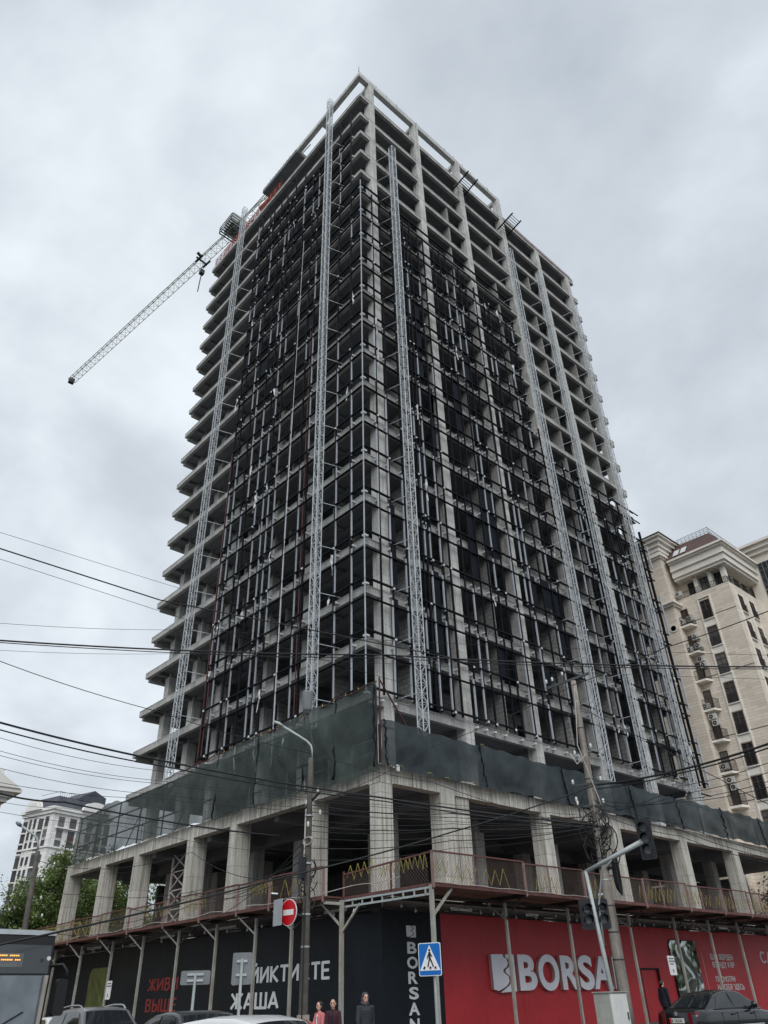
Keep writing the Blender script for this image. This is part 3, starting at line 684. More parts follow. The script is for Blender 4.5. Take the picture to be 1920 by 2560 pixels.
def zig(p0, p1, z0, z1, n, w=.017):
    mb = MB(); p0 = np.array(p0, float); p1 = np.array(p1, float); pts = []
    for k in range(n + 1):
        q = p0 + (p1 - p0) * min(1, max(0, (k / n + rp.uniform(-.015, .015))))
        pts.append((q[0], q[1], (z1 if k % 2 else z0) + rp.uniform(-.06, .06)))
    for a, b in zip(pts[:-1], pts[1:]): mb.bar(a, b, w)
    return mb
zz = [((7.6, -3.75), (4.9, -3.75), 5.62, 6.12, 21), ((7.6, -3.4), (7.6, -2.6), 5.5, 6.0, 5), ((7.6, 2.6), (7.6, 4.2), 5.2, 5.8, 7), ((7.5, 6.5), (7.5, 8.6), 5.2, 6.0, 9), ((7.6, 10.6), (7.6, 14.0), 5.3, 5.9, 19), ((7.6, 14.6), (7.6, 17.6), 5.3, 5.9, 15), ((7.6, 18.1), (7.6, 20.8), 5.3, 5.9, 15), ((7.6, -2.4), (7.6, .9), 5.25, 5.85, 12), ((7.6, 21.6), (7.6, 24.4), 5.3, 5.9, 13), ((7.6, 25.4), (7.6, 28), 5.3, 5.9, 13),
      ((4.7, -3.75), (2.9, -3.75), 5.75, 6.3, 8), ((1.5, -4.6), (-.6, -4.6), 5.4, 6.1, 6), ((-1.2, -4.6), (-3.1, -4.6), 5.6, 6.2, 15), ((-6.8, -4.6), (-9, -4.6), 5.5, 6.1, 15), ((-10.3, -4.6), (-13.4, -4.6), 5.5, 6.1, 12), ((-17.9, -4.6), (-21, -4.6), 5.3, 6.1, 14)]
for a, b, z0, z1, n in zz: zig(a, b, z0, z1, n).build('zigzag_guard', 'yellow', wk)
yg = MB()
for z in (5.25, 6.05): yg.bar((-22, -4.5, z), (-29.5, -4.5, z), .05)
for x in np.arange(-29.5, -21.9, 1.25): yg.bar((x, -4.5, 5.15), (x, -4.5, 6.1), .05); yg.bar((x, -4.5, 5.25), (x + 1.25, -4.5, 6.05), .03); yg.bar((x + 1.25, -4.5, 5.25), (x, -4.5, 6.05), .03)
yg.build('zigzag_guard', 'yellow', wk)
pp = MB(); pts = []
for x in np.arange(6.5, -22, -.7): pts.append((x, -4.12 if x > 3.1 else -5.08, DZ + (.28 if x > 3.1 else .05) + .05 * math.sin(x * 2.1) + rp.uniform(-.02, .02)))
pp.tube(pts, .016, 5); pp.build('conduit', 'white_pipe', wk)
MB().tube([(DX + .1, y, DZ - .02 + .02 * math.sin(y * 3)) for y in np.arange(-3.9, 6, .6)], .013, 5).build('conduit', 'white_pipe', wk)
# steel posts with Y braces
PH = DZ - .345
for k, y in enumerate([1.2, 5.42, 10.2, 14.34, 17.85, 21.1, 24.9, 28.7, 32.5]):
    x = 7.0; g = gz(x, y)
    p = MB().bar((x, y, g), (x, y, PH), .10).build('steel_post', 'post_grey', wk)
    MB().bar((x, y, 4.15), (7.85, y, PH + .1), .06).build('brace', 'bearer', wk)
    if k in (0, 2, 4): MB().bar((x, y, 4.15), (x - .95, y - .1, PH + .1), .06).build('brace', 'post_grey', wk)
for k, x in enumerate([.1, -2.6, -5.9, -9.5, -13.3, -17.0, -21.2, -25.2, -29]):
    y = -4.4
    MB().bar((x, y, 0), (x, y, PH), .11).build('steel_post', 'post_grey', wk)
    MB().bar((x, y, 4.1), (x - .75, y - .5, PH + .1), .06).build('brace', 'post_grey', wk)
    if k in (0, 3, 7): MB().bar((x, y, 4.1), (x + .8, y + .5, PH + .1), .05).build('brace', 'bearer', wk)
MB().bar((3.2, -4.25, 0), (3.2, -4.25, DZ - .16), .14).build('steel_post', 'post_grey', wk)
MB().bar((8.0, -4.0, 0), (8.0, -4.0, DZ - .10), .13).build('steel_post', 'post_grey', wk)
MB().bar((3.2, -4.25, 4.0), (2.3, -4.6, DZ - .2), .08).build('brace', 'post_grey', wk); MB().bar((3.2, -4.25, 3.8), (4.15, -4.1, DZ - .36), .08).build('brace', 'post_grey', wk)
MB().bar((8.0, -4.0, 4.0), (8.0, -2.9, DZ - .12), .08).build('brace', 'post_grey', wk)
tr = MB()
for z in (DZ - .19, DZ - .40): tr.bar((3.25, -4.12, z), (7.95, -4.06, z), .07)
for x in np.linspace(3.7, 7.8, 8): tr.bar((x, -4.1, DZ - .40), (x, -4.1, DZ - .19), .05)
tr.build('corner_truss', 'galv_pole', wk)
MB().bar((2.98, -5.0, DZ - .27), (3.2, -4.2, DZ - .3), .10).build('bearer', 'post_grey', wk)
MB().box(4.50, -3.2, 4.645, 4.53, 40, 5.0).build('gap_shade_board', 'bearer', wk); MB().box(-29, -3.31, 4.645, 4.49, -3.28, 5.0).build('gap_shade_board', 'bearer', wk)  # added dark boards that stand in for shade between hoarding and deck
# string lights hung below the deck
sl = thing('string_lights', 'string of small bulbs hanging below the walkway deck', 'string lights', (5.3, 6, 4.7))
pts = []
for s in np.arange(-2.8, 30, .35): pts.append((5.15 + .35 * math.sin(s * 1.1), s, 4.63 + .06 * math.sin(s * 4)))
MB().tube(pts, .012, 4).build('wire', 'cable', sl)
pts2 = [(x, -4.0 + .2 * math.sin(x), 4.55 + .06 * math.sin(x * 3.3)) for x in np.arange(4.6, -27, -.4)]
MB().tube(pts2, .012, 4).build('wire', 'cable', sl)
bulb = MB().lathe([(.004, -.13), (.045, -.09), (.05, -.05), (.02, 0), (.02, .04)], (0, 0, 0), 8).build('bulb', 'film', sl, smooth=True, loc=(0, 0, 0)); bulb.location = Vector(pts[0]) - Vector((5.3, 6, 4.7))
for q in pts[3::3] + pts2[2::4]: share(bulb, sl, q, 'bulb')
for k, (y0, y1, z) in enumerate(((.6, 1.9, 4.62), (5.6, 6.5, 4.6), (11, 12.4, 4.62), (24, 25, 4.62))):
    MB().box(4.54, y0, z + .05, 4.58, y1, z + .16).build('light_tube', 'porcelain', sl)
for (x0, x1) in ((2.4, .9), (-6.0, -8.6), (-12, -13.5), (-21, -23)): MB().box(x0, -3.36, 4.66, x1, -3.32, 4.78).build('light_tube', 'porcelain', sl)

# ---------------------------------------------------------------- printed hoarding under the deck
XH, YH = 4.62, -3.42
hz0, hz1 = .32, 4.52
hr = thing('red_hoarding', 'long red printed hoarding with raised white lettering under the walkway', 'hoarding', (XH, 16, 0))
ys = [-.16, 2.25, 4.7, 7.1, 9.5, 11.9, 14.28]; rpn = random.Random(4)
for a, b in zip(ys[:-1], ys[1:]): MB().box(XH - .06, a, hz0, XH - rpn.uniform(0, .007), b - .008, hz1 - rpn.uniform(0, .05)).build('panel', 'hoard_red', hr)
MB().box(XH - .06, 14.282, 2.66, XH, 16.1, hz1).build('panel', 'hoard_red', hr)
for a, b in ((16.104, 18.6), (18.608, 21.2), (21.208, 23.8), (23.808, 26.5), (26.508, 29.2), (29.208, 31.8), (31.808, 38)): MB().box(XH - .058, a, hz0, XH - rpn.uniform(0, .007), b, hz1 - rpn.uniform(0, .05)).build('panel', 'hoard_red', hr)
MB().box(XH - .2, -.16, 0, XH + .05, 38, hz0 - .004).build('base_board', 'bearer', hr)
MB().box(XH - .12, -3.4, hz1 + .01, XH - .02, 38, hz1 + .10).build('top_rail', 'bearer', hr)
d = MB().box(XH - .15, 14.40, .3, XH - .11, 15.98, 2.58).build('door', 'hoard_red', hr); MB().box(XH - .11, 15.75, 1.3, XH - .06, 15.85, 1.36).build('handle', 'galv', d)
MB().box(XH - .16, 14.285, .3, XH - .02, 14.39, 2.655).build('door_frame', 'hoard_black', hr); MB().box(XH - .16, 15.99, .3, XH - .02, 16.098, 2.655).build('door_frame', 'hoard_black', hr); MB().box(XH - .17, 14.395, 2.585, XH - .03, 15.985, 2.655).build('door_frame', 'hoard_black', hr)
hb = thing('black_hoarding', 'black printed hoarding with white and red slogans wrapping the corner', 'hoarding', (XH, YH, 0))
MB().box(XH - .06, YH, hz0, XH, -.165, hz1).build('panel', 'hoard_black', hb)
xs = [XH - .062, 2.4, .0, -2.4, -4.8, -7.2, -9.6, -12.0, -14.4, -16.8, -19.2, -21.6, -24, -27, -30]
for a, b in zip(xs[:-1], xs[1:]): MB().box(b + .008, YH - .002 + rpn.uniform(0, .007), hz0, a, YH + .06, hz1 - rpn.uniform(0, .05)).build('panel', 'hoard_black', hb)
MB().box(-30, YH - .04, 0, XH - .07, YH + .2, hz0 - .004).build('base_board', 'bearer', hb); MB().box(XH - .2, YH + .2, 0, XH + .05, -.165, hz0 - .004).build('base_board', 'bearer', hb)
MB().box(-30, YH + .02, hz1 + .01, XH - .13, YH + .12, hz1 + .10).build('top_rail', 'bearer', hb)

# --- letters: Latin ones from the built-in outline font, Cyrillic ones drawn from strokes
def font_mesh(txt, offset, ext):
    c = bpy.data.curves.new('t', 'FONT'); c.body = txt; c.size = 1.0; c.offset = offset; c.extrude = ext; c.resolution_u = 6
    o = bpy.data.objects.new('t', c); COL.objects.link(o); bpy.context.view_layer.update()
    me = bpy.data.meshes.new_from_object(o.evaluated_get(bpy.context.evaluated_depsgraph_get())); bpy.data.objects.remove(o); bpy.data.curves.remove(c)
    v = np.zeros(len(me.vertices) * 3); me.vertices.foreach_get('co', v); v = v.reshape(-1, 3)
    f = [tuple(p.vertices) for p in me.polygons]; nz = [p.normal.z for p in me.polygons]; bpy.data.meshes.remove(me)
    return v, f, nz
def place_letter(ch, o, ux, uy, w, h, depth, mats, parent, name='letter', offset=.035):
    """one glyph stretched to w x h at o on the wall, standing depth off it"""
    v, f, nz = font_mesh(ch, offset, .5); lo = v.min(0); hi = v.max(0)
    ux = np.array(ux, float); uy = np.array(uy, float); nn = np.cross(ux, uy); o = np.array(o, float)
    P = [o + ux * ((q[0] - lo[0]) / (hi[0] - lo[0]) * w) + uy * ((q[1] - lo[1]) / (hi[1] - lo[1]) * h) + nn * ((q[2] - lo[2]) / (hi[2] - lo[2]) * depth + .003) for q in v]
    mb = MB(); mb.add(P, f); mb.mi = [0 if z > .9 else 1 for z in nz]
    ob = mb.build(name, list(mats), parent); return ob
def logo_pieces(o, ux, uy, w, h, depth, mats, parent):
    """rounded tile cut in two by an S curve"""
    def S(t): return .56 + .0 * t + (.20 * math.sin((t - .08) * math.pi * 2.05) if t > .08 else 0) * (.85 if t > .55 else 1)
    cur = [(.62, .93), (.76, .87), (.80, .76), (.74, .66), (.60, .60), (.56, .54), (.64, .47), (.78, .40), (.80, .28), (.70, .17), (.50, .08), (.30, .02)]
    left = [(0.02, .06), (0, .98), (.06, 1.0), (.5, 1.0)] + [(x - .09, y) for x, y in cur]
    right = [(.64, 1.0), (1, 1), (1, 0), (.30, -.03)] + [(x + .0, y - .01) for x, y in cur[::-1]][1:]
    for pts in (left, right):
        mb = MB(); mb.prism([(x * w, y * h) for x, y in pts], o, ux, uy, depth); mb.mi = [1, 0] + [1] * (len(mb.f) - 2)
        mb.build('logo_tile', list(mats), parent)
UXR, UXL, UZ = (0, 1, 0), (1, 0, 0), (0, 0, 1)
FS = ('letter_face', 'letter_side')
logo_pieces((XH + .003, 2.62, 1.76), UXR, UZ, 1.50, 1.34, .16, FS, hr)
for ch_, y0, y1 in (('B', 4.36, 5.58), ('O', 5.72, 7.22), ('R', 7.40, 8.72), ('S', 8.74, 9.90), ('A', 9.86, 11.42), ('N', 11.60, 12.50)):
    e_ = .03 if ch_ in 'OS' else 0
    place_letter(ch_, (XH + .002, y0, 1.78 - e_), UXR, UZ, y1 - y0, 1.33 + 2 * e_, .16, FS, hr)
logo_pieces((XH + .002, -2.12, 3.62), UXR, UZ, .52, .40, .006, ('print_white', 'print_white'), hb)
for k, ch_ in enumerate('BORSAN'):
    place_letter(ch_, (XH + .001, -2.10 + (.02 if ch_ in 'S' else 0) - (.03 if ch_ in 'OA' else 0), 3.06 - k * .497), UXR, UZ, .50 if ch_ not in 'OA' else .57, .40, .006, ('print_white', 'print_white'), hb, offset=.03)
def ring(cx, cy, rx, ry, a0=0, a1=360, n=14): return [(cx + rx * math.cos(rad(a0 + (a1 - a0) * k / n)), cy + ry * math.sin(rad(a0 + (a1 - a0) * k / n))) for k in range(n + 1)]
B1 = [(.0, .5), (.35, .5), (.5, .42), (.55, .27), (.5, .1), (.35, 0), (0, 0)]
GL = {'Б': (.56, [[(0, 0), (0, 1)], [(0, 1), (.5, 1)], B1]), 'И': (.66, [[(0, 1), (0, 0)], [(0, 0), (.62, 1)], [(.62, 1), (.62, 0)]]), 'Й': (.66, [[(0, 1), (0, 0)], [(0, 0), (.62, 1)], [(.62, 1), (.62, 0)], [(.18, 1.3), (.24, 1.2), (.4, 1.2), (.46, 1.3)]]),
      'К': (.58, [[(0, 0), (0, 1)], [(.55, 1), (.08, .5)], [(.08, .5), (.58, 0)]]), 'Т': (.58, [[(0, 1), (.6, 1)], [(.3, 1), (.3, 0)]]), 'Е': (.48, [[(0, 0), (0, 1)], [(0, 1), (.5, 1)], [(0, .5), (.45, .5)], [(0, 0), (.5, 0)]]),
      'Ж': (.9, [[(.45, 0), (.45, 1)], [(0, 1), (.4, .5)], [(.4, .5), (0, 0)], [(.9, 1), (.5, .5)], [(.5, .5), (.9, 0)]]), 'А': (.68, [[(0, 0), (.34, 1)], [(.34, 1), (.68, 0)], [(.12, .28), (.56, .28)]]), 'Ш': (.86, [[(0, 1), (0, 0)], [(.43, 1), (.43, 0)], [(.86, 1), (.86, 0)], [(0, 0), (.86, 0)]]),
      'В': (.56, [[(0, 0), (0, 1)], [(0, 1), (.32, 1), (.46, .93), (.48, .76), (.4, .58), (.3, .53)], [(0, .53), (.35, .53), (.5, .43), (.55, .27), (.5, .1), (.35, 0), (0, 0)]]), 'Ы': (.74, [[(0, 0), (0, 1)], [(0, .55), (.3, .55), (.45, .45), (.48, .28), (.42, .08), (.3, 0), (0, 0)], [(.72, 0), (.72, 1)]]),
      'У': (.58, [[(0, 1), (.3, .4)], [(.6, 1), (.2, 0)], [(.2, 0), (.05, 0)]]), 'Л': (.62, [[(.62, 0), (.62, 1)], [(.62, 1), (.2, 1)], [(.2, 1), (.14, .3), (0, 0)]]), 'Р': (.52, [[(0, 0), (0, 1)], [(0, 1), (.35, 1), (.5, .9), (.54, .73), (.5, .55), (.35, .45), (0, .45)]]),
      'Д': (.7, [[(.05, 0), (.15, .3), (.18, 1)], [(.18, 1), (.58, 1)], [(.58, 1), (.58, 0)], [(-.05, 0), (.7, 0)], [(-.03, 0), (-.03, -.2)], [(.68, 0), (.68, -.2)]]), 'Н': (.6, [[(0, 0), (0, 1)], [(.6, 0), (.6, 1)], [(0, .5), (.6, .5)]]), 'О': (.74, [ring(.37, .5, .37, .5)]), 'Ө': (.74, [ring(.37, .5, .37, .5), [(.03, .5), (.71, .5)]]),
      'З': (.54, [[(0, .88), (.12, 1), (.36, 1), (.48, .88), (.48, .68), (.36, .55), (.2, .53)], [(.36, .53), (.5, .42), (.54, .25), (.46, .07), (.32, 0), (.12, 0), (0, .12)]]), 'Ү': (.6, [[(0, 1), (.3, .45)], [(.6, 1), (.3, .45)], [(.3, .45), (.3, -.15)]]), 'Ң': (.64, [[(0, 0), (0, 1)], [(.58, 0), (.58, 1)], [(0, .5), (.58, .5)], [(.6, 0), (.7, -.2)]]),
      'П': (.58, [[(0, 0), (0, 1)], [(.58, 0), (.58, 1)], [(0, 1), (.58, 1)]]), 'С': (.66, [ring(.37, .5, .37, .5, 50, 310)]), 'М': (.78, [[(0, 0), (0, 1)], [(0, 1), (.39, .4)], [(.39, .4), (.78, 1)], [(.78, 1), (.78, 0)]]), 'Я': (.54, [[(.54, 0), (.54, 1)], [(.54, 1), (.2, 1), (.05, .9), (0, .74), (.05, .57), (.2, .47), (.54, .47)], [(.25, .47), (0, 0)]]), 'Ь': (.52, [[(0, 0), (0, 1)], [(0, .55), (.3, .55), (.47, .45), (.5, .28), (.45, .08), (.3, 0), (0, 0)]])}
def word(txt, o, ux, uy, width, h, m, parent, wt=.17):
    """a printed word: one flat letter mesh per character"""
    o = np.array(o, float); ux = np.array(ux, float); uy = np.array(uy, float); nn = np.cross(ux, uy)
    gap = .26; tot = sum((GL[c][0] + gap) if c != ' ' else .45 for c in txt) - gap; sx = width / tot; u = 0
    for c in txt:
        if c == ' ': u += .45; continue
        w, st_ = GL[c]; mb = MB(); k = 0
        for pl in st_:
            for a, b in zip(pl[:-1], pl[1:]):
                a = np.array(a); b = np.array(b); dd = b - a; L = np.hypot(*dd)
                if L < 1e-6: continue
                dd = dd / L; nrm = np.array((-dd[1], dd[0])) * wt / 2; ea, eb = a - dd * wt * .25, b + dd * wt * .25
                lift = .003 + .0012 * k; k += 1
                mb.add([o + ux * ((u + p[0]) * sx) + uy * (p[1] * h) + nn * lift for p in (ea - nrm, eb - nrm, eb + nrm, ea + nrm)], [(0, 1, 2, 3)])
        mb.build('letter', m, parent); u += w + gap
WLo = YH - .002
word('ЖИВИ', (-14.0, WLo, 2.32), UXL, UZ, 3.1, .50, 'print_red', hb); word('ВЫШЕ', (-14.0, WLo, 1.42), UXL, UZ, 3.1, .50, 'print_red', hb)
word('БИЙИКТИКТЕ', (-5.72, WLo, 2.38), UXL, UZ, 7.1, .54, 'print_white', hb, wt=.19); word('ЖАША', (-5.72, WLo, 1.44), UXL, UZ, 3.62, .54, 'print_white', hb, wt=.19)
word('БУЛ ЖЕРДЕН', (XH, 21.95, 3.10), UXR, UZ, 2.62, .25, 'print_white', hr, wt=.2); word('ӨЗҮҢДҮ КӨР', (XH, 21.95, 2.72), UXR, UZ, 2.62, .25, 'print_white', hr, wt=.2)
word('ПОСМОТРИ', (XH, 22.0, 2.02), UXR, UZ, 2.25, .24, 'print_white', hr, wt=.2); word('НА СЕБЯ ЗДЕСЬ', (XH, 22.0, 1.64), UXR, UZ, 3.15, .24, 'print_white', hr, wt=.2)
word('СА', (XH, 28.3, 3.0), UXR, UZ, 1.5, .55, 'print_white', hr)
# wavy mirror plates with the S groove
mat('mirror', (0.34, 0.36, 0.35), 0.06, metal=1.0, var=0.05, space='W')
mat('mirror_green', (0.16, 0.20, 0.075), 0.28, metal=0.75, var=0.35, scale=1.5, space='W')
def mirror(o, ux, uy, w, h, m, label):
    o = np.array(o, float); ux = np.array(ux, float); uy = np.array(uy, float); nn = np.cross(ux, uy)
    t = thing('mirror_plate', label, 'mirror', tuple(o)); mb = MB(); n = 26; vs_ = []
    for j in range(n + 1):
        for i in range(n + 1):
            u, v = i / n, j / n; e = max(0, v - .9) * 10; u2 = u + (.10 * e * e * (1 - u * 2) * (1 if u < .5 else .25))
            s_ = u - (.52 + .22 * math.sin((v - .1) * 6.2)); d_ = .05 - .045 * math.exp(-(s_ / .07) ** 2) + .012 * math.sin(u * 9 + v * 5) + .012 * math.sin(v * 11 - u * 4)
            vs_.append(o + ux * (u2 * w) + uy * (v * h) + nn * (d_ + .02))
    mb.add(vs_, [(j * (n + 1) + i, j * (n + 1) + i + 1, (j + 1) * (n + 1) + i + 1, (j + 1) * (n + 1) + i) for j in range(n) for i in range(n)])
    mb.build('plate', m, t, smooth=True)
    bk = MB().prism([(-.04, 0), (w + .04, 0), (w + .04, h * 1.02), (.1, h * 1.02), (-.04, h * .95)], o + nn * .003, ux, uy, .012); bk.build('backing', 'signal_black', t)
mirror((XH, 17.5, 1.2), UXR, UZ, 2.85, 2.75, 'mirror', 'tall wavy mirror plate on the red hoarding beside the door')
mirror((-21.6, WLo, 1.2), UXL, UZ, 2.7, 2.4, 'mirror_green', 'greenish wavy mirror plate on the black hoarding behind the grey off-roader')
MB().box(XH, 20.95, .4, XH + .006, 20.97, 3.4).build('print_line', 'print_white', hr)

# ---------------------------------------------------------------- tower crane behind the roof
mat('crane_green', (0.26, 0.36, 0.24), 0.6, var=0.25, scale=0.8)
mat('crane_grey', (0.46, 0.485, 0.475), 0.6, var=0.2, scale=0.8)
CZ = 108.0
tip = onZ(179, 952, CZ); root = onZ(665, 506, CZ); jd = (root - tip); jl = np.linalg.norm(jd); jd /= jl; js = np.cross(jd, (0, 0, 1))
cr = thing('tower_crane', 'tower crane with long greenish lattice jib reaching left behind the tower', 'crane', tuple(root + jd * 8 - np.array((0, 0, CZ))))
jb = MB(); lc = MB(); JL = jl + 8; n = int(JL / 1.5); hh, ww = 1.5, .75
def jp(s, k):
    c = tip + jd * s; t = min(1.0, .55 + s / JL * .9)
    return c + (np.array((0, 0, hh * t)) if k == 0 else js * (ww * (1 if k == 1 else -1)))
for k in range(3): jb.tube([jp(0, k), jp(JL, k)], .052 if k else .07, 5)
for i in range(n):
    s0_, s1_ = i * JL / n, (i + 1) * JL / n; sm = (s0_ + s1_) / 2
    for k in (1, 2): lc.bar(jp(s0_, k), jp(sm, 0), .05); lc.bar(jp(sm, 0), jp(s1_, k), .05)
    lc.bar(jp(s0_, 1), jp(s0_, 2), .045); lc.bar(jp(s0_, 1), jp(s1_, 2), .035)
jb.build('jib_chord', 'crane_green', cr); lc.build('jib_lacing', 'crane_grey', cr)
te = MB().box(*(tip - .5), *(tip + np.array((.3, .5, .6)))); te.build('jib_end', 'dark_tube', cr)
mb_, ml = MB(), MB(); m0 = root + jd * 8
lattice(mb_, ml, (m0[0], m0[1], 0), CZ - .5, .8, step=1.7, cw=.2, lw=.1)
mb_.build('mast_chord', 'crane_grey', cr); ml.build('mast_lacing', 'crane_grey', cr)
tq = onZ(520, 660, CZ); s_t = (tq - tip) @ jd
t1 = MB()
for a in (-.8, .8): t1.bar(tip + jd * (s_t - 1) + js * a - np.array((0, 0, .3)), tip + jd * (s_t + 1) + js * a - np.array((0, 0, .3)), .25)
t1.bar(tip + jd * s_t - js * .9 - np.array((0, 0, .4)), tip + jd * s_t + js * 1.3 - np.array((0, 0, .4)), .2, .3); t1.bar(tip + jd * (s_t + .6) + js * .9 - np.array((0, 0, .3)), tip + jd * (s_t + .6) + js * 1.6, .4, .3)
t1.build('trolley', 'dark_tube', cr)
hk = tip + jd * (s_t + .3); h1 = MB()
for a in (-.2, .2): h1.bar(hk + jd * a, hk + jd * a - np.array((0, 0, 3.0)), .05)
h1.build('hoist_rope', 'dark_tube', cr); MB().box(*(hk - np.array((.35, .35, 3.9))), *(hk + np.array((.35, .35, -3.0)))).build('hook_block', 'dark_tube', cr)
h2 = MB(); h2.tube([hk - np.array((0, 0, 3.9)), hk - np.array((.2, 0, 5.5)), hk - np.array((.35, 0, 8.0))], .09, 5); h2.build('sling', 'dark_tube', cr)
cq = onZ(586, 566, CZ + 2.0); cb = MB().box(*(cq - np.array((1.3, 1.1, 1.2))), *(cq + np.array((1.3, 1.1, 1.5)))); cb.build('winch_house', 'crane_grey', cr)
cp = MB()
for a in (-1.9, 1.9):
    for b in (-1.6, 1.6): cp.bar(cq + (a, b, -1.3), cq + (a, b, .1), .08)
for z in (-1.3, -.6, .1):
    cp.bar(cq + (-1.9, -1.6, z), cq + (1.9, -1.6, z), .1); cp.bar(cq + (-1.9, -1.6, z), cq + (-1.9, 1.6, z), .1); cp.bar(cq + (1.9, -1.6, z), cq + (1.9, 1.6, z), .1); cp.bar(cq + (-1.9, 1.6, z), cq + (1.9, 1.6, z), .1)
for a in np.arange(-1.9, 2, .5): cp.bar(cq + (a, -1.6, -1.3), cq + (a, 1.6, -1.3), .2, .1)
cp.bar(cq + (0, 0, -1.3), tip + jd * ((cq - tip) @ jd), .3); cp.build('winch_platform', 'dark_tube', cr)
MB().tube([tip + jd * (JL - 14) + np.array((0, 0, 1.6)), tip + jd * (JL + 2) + np.array((0, 0, 5.0))], .09, 5).build('tie_bar', 'crane_grey', cr)
MB().bar(tip + jd * (JL - 9) - np.array((0, 0, 1.0)), tip + jd * (JL - .5) - np.array((0, 0, .9)), 1.1, .5).build('slewing_deck', 'red_mesh', cr)

# ---------------------------------------------------------------- beige stone-clad block on the right
blockmat('stone', (0.74, 0.665, 0.575), (0.62, 0.60, 0.57), 1.35, .29, .012, off=0.37, var=0.05)
blockmat('stone_pale', (0.60, 0.54, 0.46), (0.66, 0.64, 0.62), 1.3, .29, .012, off=0.4)
mat('stucco', (0.72, 0.67, 0.585), 0.9, var=0.06, scale=0.6)
mat('stucco_pale', (0.78, 0.745, 0.675), 0.9, var=0.06, scale=0.6)
blockmat('roof_tile', (0.11, 0.055, 0.048), (0.5, 0.5, 0.5), .5, .3, .05, rough=.6)
glassmat('win_dark', (0.030, 0.034, 0.040), .08)
def vary(name, lo, hi):
    m = MATS[name]; n = m.node_tree.nodes; l = m.node_tree.links; oi = n.new('ShaderNodeObjectInfo'); r = n.new('ShaderNodeValToRGB'); l.new(oi.outputs['Random'], r.inputs[0]); r.color_ramp.elements[0].color = (*lo, 1); r.color_ramp.elements[1].color = (*hi, 1); r.color_ramp.elements[0].position = .35
    l.new(r.outputs[0], n['Principled BSDF'].inputs['Base Color'])
vary('win_dark', (.018, .021, .026), (.16, .165, .165))
mat('win_brown', (0.10, 0.062, 0.042), 0.6, var=0.1)
mat('iron', (0.030, 0.026, 0.024), 0.6, var=0.1)
mat('ac_white', (0.52, 0.52, 0.49), 0.5, var=0.08, scale=2)
YF, XFc = 46.0, 3.55
bb = thing('stone_apartment_block', 'beige stone-clad apartment block with iron balconies right of the tower', 'building', (-2, 56, 0))
MB().box(-14, YF, 0, XFc, YF + 26, 36.45).build('wall', 'stone', bb)
MB().box(-14, YF + .9, 36.45, XFc - .75, YF + 26, 38.85).build('wall', 'stucco', bb)
ck = MB()
for z0, z1, o_ in ((38.45, 38.75, .35), (38.75, 39.45, .55), (39.45, 39.62, .72), (39.62, 40.30, .62), (40.30, 40.50, .85), (40.50, 40.72, 1.05)): ck.box(-1.75, YF - o_ + .01, z0 + .002, XFc + o_, YF + 22, z1)
ck.build('cornice', 'stucco_pale', bb)
for k in range(9): MB().box(-1.5 + k * .6, YF - .5, 38.38, -1.2 + k * .6, YF + .85, 38.45).build('soffit_panel', 'stucco', bb)
rf = MB(); A0, A1, B0, B1 = (-2.0, YF - .8, 40.72), (XFc + .8, YF - .8, 40.72), (-1.9, YF + 1.6, 43.5), (XFc - 1.0, YF + 1.6, 43.4)
rf.quad(A0, A1, B1, B0); rf.quad(A1, (XFc + .8, YF + 20, 40.72), (XFc - 1, YF + 20, 43.4), B1); rf.quad(B0, B1, (XFc - 1, YF + 20, 43.4), (-1.9, YF + 20, 43.5))
roof = rf.build('roof', 'roof_tile', bb)
for k in (0, .85):
    s_ = MB(); s_.prism([(0, 0), (.62, 0), (.62, 1.3), (0, 1.3)], (-1.2 + k, YF - .35, 41.30), (1, 0, 0), (0, .654, .757), .06); s_.build('skylight', 'film', roof)
cg = MB(); 
for k in range(11): x = -1.9 + k * .446; cg.bar((x, YF + 1.6, 43.4), (x, YF + 1.6, 44.15), .03)
for z in (43.55, 44.12): cg.bar((-1.9, YF + 1.6, z), (XFc - 1, YF + 1.6, z), .035); cg.bar((XFc - 1, YF + 1.6, z), (XFc - 1, YF + 19, z), .035)
for k in range(40): y = YF + 1.6 + k * .446; cg.bar((XFc - 1, y, 43.4), (XFc - 1, y, 44.15), .03)
for k in range(10): cg.tube([(-1.68 + k * .446 + .15 * math.cos(t), YF + 1.6, 43.83 + .15 * math.sin(t)) for t in np.linspace(0, 6.28, 9)], .02, 4, cap=False)
cg.build('ridge_railing', 'iron', roof)
